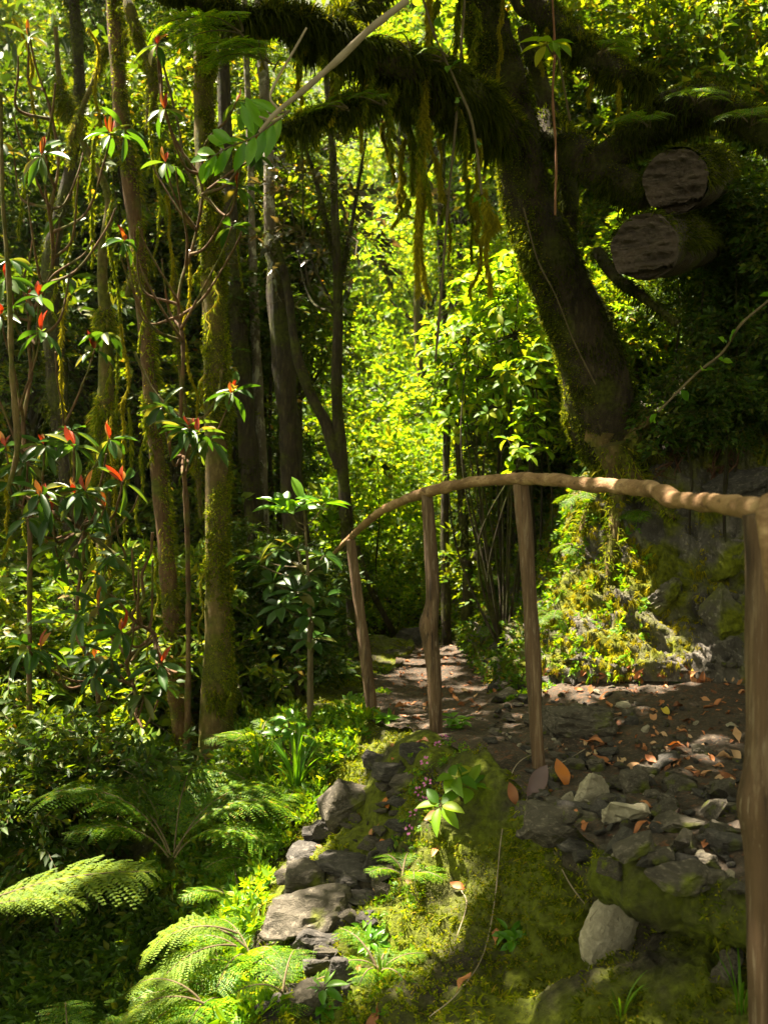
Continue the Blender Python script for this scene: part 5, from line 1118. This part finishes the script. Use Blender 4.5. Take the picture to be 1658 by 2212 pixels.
rock('smooth grey pebble right of the big brown lump, middle', 1357, 1545, 30, 24, 'rock', .8, npts=26, rough=.02)
rock('dark pebble right of the big brown lump, lower', 1362, 1565, 30, 32, 'rock_slate', .8, npts=26, rough=.02)
rock('sharp stone leaning on the big brown lump', 1307, 1578, 40, 40, 'rock', .6, (0, -30, 0), npts=9)
rock('stone above the triangular slab', 1286, 1656, 44, 30, 'rock'); rock('stone left of the one above the triangular slab', 1240, 1658, 44, 34, 'rock')
rock('dark cube-like stone in the corner under the mauve dead leaf', 1172, 1728, 34, 34, 'rock_slate'); rock('grey chip between the dark cube-like stone and the dead leaf', 1194, 1736, 34, 28, 'rock'); rock('light chip left of the triangular slab', 1226, 1732, 30, 34, 'rock_pale')
rock('pale oval stone bulging out of the mossy wall', 1352, 2012, 112, 180, 'rock_pale', .5, (-18, 38, 6), name='oval_stone', out=.2, npts=90, rough=.02)
rock('black stone left of the tall post at the path edge', 1076, 1490, 46, 48, 'rock_slate'); rock('grey stone left of the tall post, nearest to it', 1108, 1472, 54, 30, 'rock'); rock('low stone against the bank foot behind the tall post', 1190, 1468, 44, 20, 'rock_slate')
rock('slate slab sticking out of the bank top at the right edge', 1605, 1050, 150, 60, 'rock_slate', .7, (10, -18, 0), out=.1, rough=.07)
rock('brown slab half hidden behind the thick post near the bottom', 1560, 2120, 60, 130, 'rock', .6, (0, 25, 0))
for lab, u0, v0, w, h, rt in (('slate knob halfway up the bank wall, left of the thick post', 1560, 1200, 120, 90, (0, -25, 10)), ('tilted slate plate low on the bank wall beside the thick post', 1550, 1350, 110, 120, (0, -50, 0)), ('slate plate in the middle of the bank wall, under the mossy streaks', 1450, 1290, 110, 70, (0, -40, 0)),
    ('slate foot stone where the bank wall meets the near path', 1440, 1415, 130, 50, (0, -15, 0))):
    rock(lab, u0, v0, w, h, 'bank', .6, rt, out=-.15, rough=.07, npts=10)
rock('mossy log-like stone at the end of the path', 885, 1378, 70, 34, 'rock_slate', .8); rock('two-sided mossy stone beside the far path', 850, 1415, 52, 22, 'rock')
for lab, u0, v0, w, h, m, rt in (('thin slate plate at the top of the left outcrop', 700, 1800, 80, 26, 'rock_slate', (0, -6, 0)), ('slate plate between the squarish block and the layered flat stone', 735, 1892, 120, 30, 'rock_slate', (0, 4, 0)), ('broken slate plate under the left end of the squarish block', 640, 1950, 60, 24, 'rock_slate', (0, 8, 0)),
    ('slate plate tucked behind the right end of the wide slab', 770, 1950, 90, 34, 'rock_slate', (0, -8, 0)), ('dark wedge directly under the wide slab', 700, 2035, 130, 50, 'rock_slate', (0, 6, 0)), ('crumbling dark stone right of the half buried rough one', 690, 2095, 60, 54, 'rock_slate', (0, -20, 20)), ('low dark stone at the very bottom of the outcrop', 600, 2185, 80, 50, 'rock_slate', (0, 0, 40)),
    ('grey plate sloping off the path between the two far posts', 880, 1690, 70, 30, 'rock', (0, -18, 0)), ('flat dark plate under the long mossy ledge', 1255, 1838, 110, 26, 'rock_slate', (0, 14, 0)), ('flat stone in the rubble right of the tilted slab', 1425, 1850, 60, 24, 'rock', (0, -6, 0)), ('brown stone between the mossy ledge and the triangular slab', 1240, 1755, 50, 30, 'rock', (0, 8, 0)),
    ('slab end poking out above the dark flat slab', 1570, 1790, 70, 22, 'rock', (0, -4, 0)), ('thin plate standing out of the rubble above the blocky stone', 1480, 1700, 50, 26, 'rock', (0, 12, 0)), ('flat plate near the thick post, above the flat grey stone', 1550, 1705, 60, 24, 'rock', (0, -8, 0)), ('low wide plate in the rubble behind the grey mossy-flanked stone', 1400, 1670, 60, 20, 'rock', (0, 0, 0))):
    rock(lab, u0, v0, w, h, m, .8, rt, out=.2, npts=11)
# loose chips: six kinds, copied
chips = [rockmesh('stone_chip', m, .5, .42, .26, 12, 2, .04, 100 + i) for i, m in enumerate(['rock', 'rock_slate', 'rock', 'rock_slate', 'rock', 'rock_pale'])]
chips = [c for c in chips]
SHO = [(1050, 1470), (1320, 1440), (1600, 1560), (1600, 1900), (1400, 1880), (1130, 1800), (1150, 1660), (1040, 1560)]
def scatter_uv(poly, n, tries=40):
    us, vs = [a for a, _ in poly], [b for _, b in poly]; out = []
    while len(out) < n:
        u0 = min(us) + (max(us) - min(us)) * rng.random(); v0 = min(vs) + (max(vs) - min(vs)) * rng.random()
        if inpoly(np.array([u0]), np.array([v0]), poly)[0]: out.append(hit(u0, v0) + (u0, v0))
    return out
for poly, n, lab, grp, s0 in ((SHO, 280, 'small angular stone chip in the rubble along the path rim', 'stone chips of the path rim', .030), ([(580, 1850), (800, 1700), (850, 1640), (900, 1600), (860, 1900), (780, 2000), (740, 2212), (600, 2212)], 70, 'small dark stone chip crumbled between the rocks of the left outcrop', 'stone chips of the left outcrop', .032),
                              ([(1180, 1440), (1600, 1425), (1600, 1450), (1180, 1475)], 30, 'small grey stone chip at the foot of the slate bank', 'stone chips at the bank foot', .04)):
    for h_, n_2, _, _ in scatter_uv(poly, n):
        o = link('stone_chip', chips[int(rng.integers(0, 5 if s0 != .03 else 6))], h_ + n_2 * .004); s = s0 * (.5 + 1.6 * rng.random() ** 2) * 1.6
        o.scale = (s, s, s); o.rotation_euler = (rng.normal() * .4, rng.normal() * .4, rng.random() * 6.28); props(o, lab, 'stone', grp)
# flat slate pieces stacked loosely along the rim and down the left outcrop
slabs = [rockmesh('slate_piece', m, .5, .36, .15, 10, 3, .05, 200 + i) for i, m in enumerate(['rock', 'rock_slate', 'rock', 'rock_slate', 'rock', 'rock_slate', 'rock'])]
for poly, n, lab, grp, s0, tl in (([(1140, 1640), (1330, 1600), (1600, 1680), (1600, 1960), (1480, 1930), (1330, 1890), (1120, 1790)], 75, 'flat angular slate piece in the loose stack under the near path rim', 'slate pieces of the rim', .11, .28),
                                  ([(700, 1780), (800, 1700), (860, 1660), (870, 1800), (830, 1950), (760, 2080), (700, 2212), (590, 2212), (570, 2060), (590, 1900)], 55, 'flat dark slate piece wedged among the boulders of the left outcrop', 'slate pieces of the left outcrop', .12, .3),
                                  ([(1040, 1500), (1140, 1450), (1180, 1560), (1120, 1650), (1050, 1600)], 16, 'flat slate piece lying left of the tall post foot', 'slate pieces near the tall post', .09, .3)):
    for h_, n_2, _, _ in scatter_uv(poly, n):
        s = s0 * (.6 + 1.3 * rng.random() ** 2) * (h_[1] / 3.2) * 1.3
        o = link('slate_piece', slabs[int(rng.integers(0, 7))], h_ + n_2 * s * .05 + [0, 0, .004]); o.scale = (s, s, s * (.8 + .8 * rng.random()))
        o.rotation_euler = (rng.normal() * tl, rng.normal() * tl, rng.random() * 6.28); props(o, lab, 'stone', grp)
# ------------------------------------------------------------------ fallen leaves
def deadleaf_mesh(mat, L=.1, W=.045, curl=.3, fold=.2, seed=0):
    mb = MB(); tv, f3, f4 = leaf_tpl(7, fold, curl, 1.0); v = tv * [W, L, L * .6]; v[:, 1] -= L / 2; v[:, 2] += .006 * np.sin(v[:, 1] * 90 + seed) + .006 * vnoise(v * 30, seed)
    mb.add(v, f3); mb.v.append(np.zeros((0, 3))); mb.f.append((f4, 0))
    tube(mb, [(0, -L / 2 - .015, 0), (0, -L / 2, .001), (0, 0, -curl * L * .15 + .001)], [.001, .0015, .0008], 4, seg=6, m=0)
    return mb.mesh('fallen_leaf', [M[mat]])
dl = [deadleaf_mesh('dead_leaf', .085, .034, c, f, i) for i, (c, f) in enumerate([(.3, .2), (-.35, .25), (.1, .35), (-.5, .1), (.55, .15)])] + [deadleaf_mesh('dead_leaf', l_, w_, c_, f_, 20 + i) for i, (l_, w_, c_, f_) in enumerate([(.07, .04, .1, .5), (.10, .022, .5, .3), (.06, .035, -.6, .3), (.05, .03, .2, .6)])]
def lay(me, h_, n_2, s=1., label=None, grp=None, spin=None, tilt=.25, lift=.006):
    o = link('fallen_leaf', me, h_ + n_2 * lift); o.scale = (s, s, s)
    z = nrm(n_2 + rng.normal(size=3) * tilt); q = Vector(z).to_track_quat('Z', 'Y'); e = q.to_matrix().to_4x4()
    from mathutils import Matrix
    o.rotation_euler = (e @ Matrix.Rotation(rng.random() * 6.28 if spin is None else spin, 4, 'Z')).to_euler()
    return props(o, label, 'leaf', grp)
for poly, n, lab, grp in (([(1100, 1450), (1600, 1440), (1600, 1700), (1250, 1640), (1050, 1500)], 190, 'small brown dead leaf flat on the near part of the path', 'dead leaves on the near path'), ([(810, 1560), (870, 1420), (900, 1375), (985, 1375), (1080, 1440), (1120, 1480), (1000, 1560)], 110, 'brown dead leaf on the far part of the path', 'dead leaves on the far path'),
                          ([(1100, 1640), (1600, 1700), (1600, 1900), (1300, 1850)], 22, 'curled brown leaf caught among the rim stones', 'dead leaves among the rim stones'), ([(780, 1600), (1000, 1600), (860, 2212), (560, 2212), (700, 1800)], 26, 'brown leaf stuck in the slope around the left outcrop', 'dead leaves on the slope')):
    for h_, n_2, _, _ in scatter_uv(poly, n): lay(dl[int(rng.integers(0, 9))], h_, n_2, .30 + .75 * rng.random() ** 1.8, lab, grp, lift=.004)
S_ = [('dead_leaf_orange', 1211, 1690, 1.3, 'glossy orange-brown leaf standing upright beside the tall post foot'), ('dead_leaf_mauve', 1160, 1710, 1.7, 'large mauve-grey dead leaf leaning left of the upright orange leaf'), ('dead_leaf', 1108, 1735, 1.0, 'dark red-brown folded leaf below the mauve one'),
      ('dead_leaf_yellow', 1435, 1545, 1.3, 'bright yellow narrow leaf lying on the path'), ('dead_leaf_orange', 1452, 1618, 1.1, 'peach-coloured leaf on the path right of the rim stones'), ('dead_leaf', 1410, 1560, 1.2, 'dark rust leaf crumpled under the yellow one'), ('dead_leaf_orange', 1376, 1768, .6, 'tiny orange leaf resting on the square pale stone'),
      ('dead_leaf_mauve', 1460, 1772, 1.3, 'long pinkish leaf with a green tip on the flat mossy stone'), ('dead_leaf', 912, 1610, 1.3, 'curled red-brown leaf on the black stone behind the crooked post'), ('dead_leaf', 810, 1810, 1.3, 'mauve-brown curled leaf right of the layered flat stone'), ('dead_leaf_orange', 832, 1830, 1.0, 'rust-orange leaf just below the mauve-brown curled one'),
      ('dead_leaf', 880, 1700, 1.2, 'tan leaf lying across the herbs near the pink blossoms'), ('dead_leaf_orange', 840, 1740, 1.0, 'small orange leaf right of the highest boulder'), ('dead_leaf', 1495, 1460, 1.5, 'wide pinkish-brown leaf at the back of the near path'), ('dead_leaf', 1070, 2030, 1.0, 'rust leaf on the dark moss wall beside the bright sprig'),
      ('dead_leaf', 990, 1920, 1.0, 'pale tan leaf hanging on the mossy slope below the herbs'), ('dead_leaf', 1008, 2130, 1.0, 'grey-brown leaf low on the mossy slope'), ('dead_leaf_orange', 690, 2160, .7, 'orange-brown leaf near the jagged bottom stone'), ('dead_leaf', 932, 1770, 1.0, 'dull mauve leaf half hidden in the herbs'), ('dead_leaf_orange', 492, 2070, .8, 'single orange leaf in the green fern clump'),
      ('dead_leaf_yellow', 1500, 1455, .8, 'yellow-green leaf at the back of the near path'), ('dead_leaf', 1178, 1505, 1.2, 'pinkish leaf on the rubble just right of the tall post')]
cache = {}
for i, (m, u0, v0, s, lab) in enumerate(S_):
    if m not in cache: cache[m] = deadleaf_mesh(m, .085, .036, .25, .2, 3)
    h_, n_2 = hit(u0, v0)
    if i < 3: n_2 = nrm(n_2 * .4 + np.array([0, -1, .15]))
    lay(cache[m], h_ + n_2 * .01 + ([0, 0, .03] if i < 3 else [0, 0, .005]), n_2, s * (1 if i < 3 else .72), lab, spin=(.2, -.6, .4)[i] if i < 3 else None, tilt=.1)
# dry stalks lying on the slope
for lab, pts in (('long dry stalk running down the moss slope from the tall post', [(1180, 1625), (1105, 1670), (1090, 1800), (1075, 1950), (1050, 2060), (1000, 2150), (930, 2205)]), ('short dry twig lying at the foot of the tall post', [(1262, 1625), (1225, 1655), (1160, 1675)]), ('dry twig beside the pale tan leaf', [(1000, 1925), (1005, 1960), (985, 2050)]),
                 ('thin fallen twig on the lit slope above the wide slab', [(480, 1800), (560, 1780), (660, 1760)]), ('second thin twig crossing the dark rim of the gully', [(440, 1830), (520, 1800), (610, 1790)]), ('faint grey root hanging over the dark ledge', [(1200, 1830), (1240, 1900), (1290, 1990)])):
    q = []
    for a, b_ in pts: h_, n_2 = hit(a, b_); q.append(h_ + n_2 * .015 + rng.normal(size=3) * .004)
    mb = MB(); tube(mb, q, [.0018, .0022, .0014], 6, seg=60, rough=.2, freq=30); solo('dry_twig', mb, [M['dead_wood']], lab, 'twig', base=q[-1])
# fine roots dangling from the bank under the tree
mb = MB()
for k in range(70):
    u0, v0 = 1330 + 300 * rng.random(), 860 + 160 * rng.random(); h_, n_2 = hit(u0, v0); l = .08 + .25 * rng.random()
    p0 = h_ + n_2 * .05; tube(mb, [h_, p0, p0 + [rng.normal() * .04, -.02, -l * .5], p0 + [rng.normal() * .08, -.01, -l]], [.006, .005, .003, .0015], 5, seg=14, rough=.2)
part('root', mb, [M['root']], big)['kind'] = 'stuff'

# ------------------------------------------------------------------ the damp air of the gully
mb = MB(); x0, x1, y0, y1, z0, z1 = -60, 60, -8, 90, -8, 45
v = np.array([(x, y, z) for z in (z0, z1) for y in (y0, y1) for x in (x0, x1)])
mb.add(v, [[0, 2, 3, 1], [4, 5, 7, 6], [0, 1, 5, 4], [2, 6, 7, 3], [0, 4, 6, 2], [1, 3, 7, 5]])
hm, nt = newmat('haze'); pvn = nd(nt, 'ShaderNodeVolumePrincipled'); pvn.inputs['Color'].default_value = (.95, 1, .82, 1); pvn.inputs['Density'].default_value = .0006; pvn.inputs['Anisotropy'].default_value = .5
on = nd(nt, 'ShaderNodeOutputMaterial'); nt.links.new(pvn.outputs[0], on.inputs['Volume'])
hz = link('haze', mb.mesh('haze', [hm], smooth=False)); props(hz, 'thin damp haze hanging in the sunlit gap of the wood', 'haze', kind='stuff')

# ------------------------------------------------------------------ camera, light, world
cd = bpy.data.cameras.new('camera'); cam = bpy.data.objects.new('camera', cd); C.objects.link(cam)
cam.location = (0, 0, 0); cam.rotation_euler = (math.radians(90), 0, 0)
cd.sensor_fit = 'VERTICAL'; cd.sensor_height = 36; cd.lens = 36 * F / 2212
cd.clip_start = .05; cd.clip_end = 1000
cd.dof.use_dof = True; cd.dof.focus_distance = 4.0; cd.dof.aperture_fstop = 5.0
bpy.context.scene.camera = cam
sl = bpy.data.lights.new('sun', 'SUN'); so = bpy.data.objects.new('sun', sl); C.objects.link(so)
sl.energy = 5.0; sl.angle = math.radians(.53); sl.color = (1, .89, .67)
so.rotation_euler = Vector(SUN).to_track_quat('Z', 'Y').to_euler()
w_ = bpy.data.worlds.new('World'); bpy.context.scene.world = w_; w_.use_nodes = True
nt = w_.node_tree; nt.nodes.clear()
sk = nt.nodes.new('ShaderNodeTexSky'); sk.sky_type = 'NISHITA'; sk.sun_disc = False
sk.sun_elevation = math.asin(SUN[2]); sk.sun_rotation = math.atan2(SUN[0], SUN[1])
bg = nt.nodes.new('ShaderNodeBackground'); bg.inputs[1].default_value = .052
ou = nt.nodes.new('ShaderNodeOutputWorld'); hs = nt.nodes.new('ShaderNodeHueSaturation'); hs.inputs['Saturation'].default_value = .35
mw = nt.nodes.new('ShaderNodeMix'); mw.data_type = 'RGBA'; mw.blend_type = 'MULTIPLY'; mw.inputs[0].default_value = 1; mw.inputs[7].default_value = (1, .93, .57, 1)
nt.links.new(sk.outputs[0], hs.inputs['Color']); nt.links.new(hs.outputs[0], mw.inputs[6]); nt.links.new(mw.outputs[2], bg.inputs[0]); nt.links.new(bg.outputs[0], ou.inputs[0])
sc = bpy.context.scene
sc.view_settings.view_transform = 'Standard'; sc.view_settings.look = 'None'; sc.view_settings.gamma = 1
sc.view_settings.exposure = EXPOSURE
cy = sc.cycles
cy.max_bounces = 7; cy.diffuse_bounces = 3; cy.glossy_bounces = 2; cy.transmission_bounces = 5; cy.transparent_max_bounces = 4
cy.sample_clamp_indirect = 6.0; cy.use_denoising = True; cy.caustics_reflective = False; cy.caustics_refractive = False
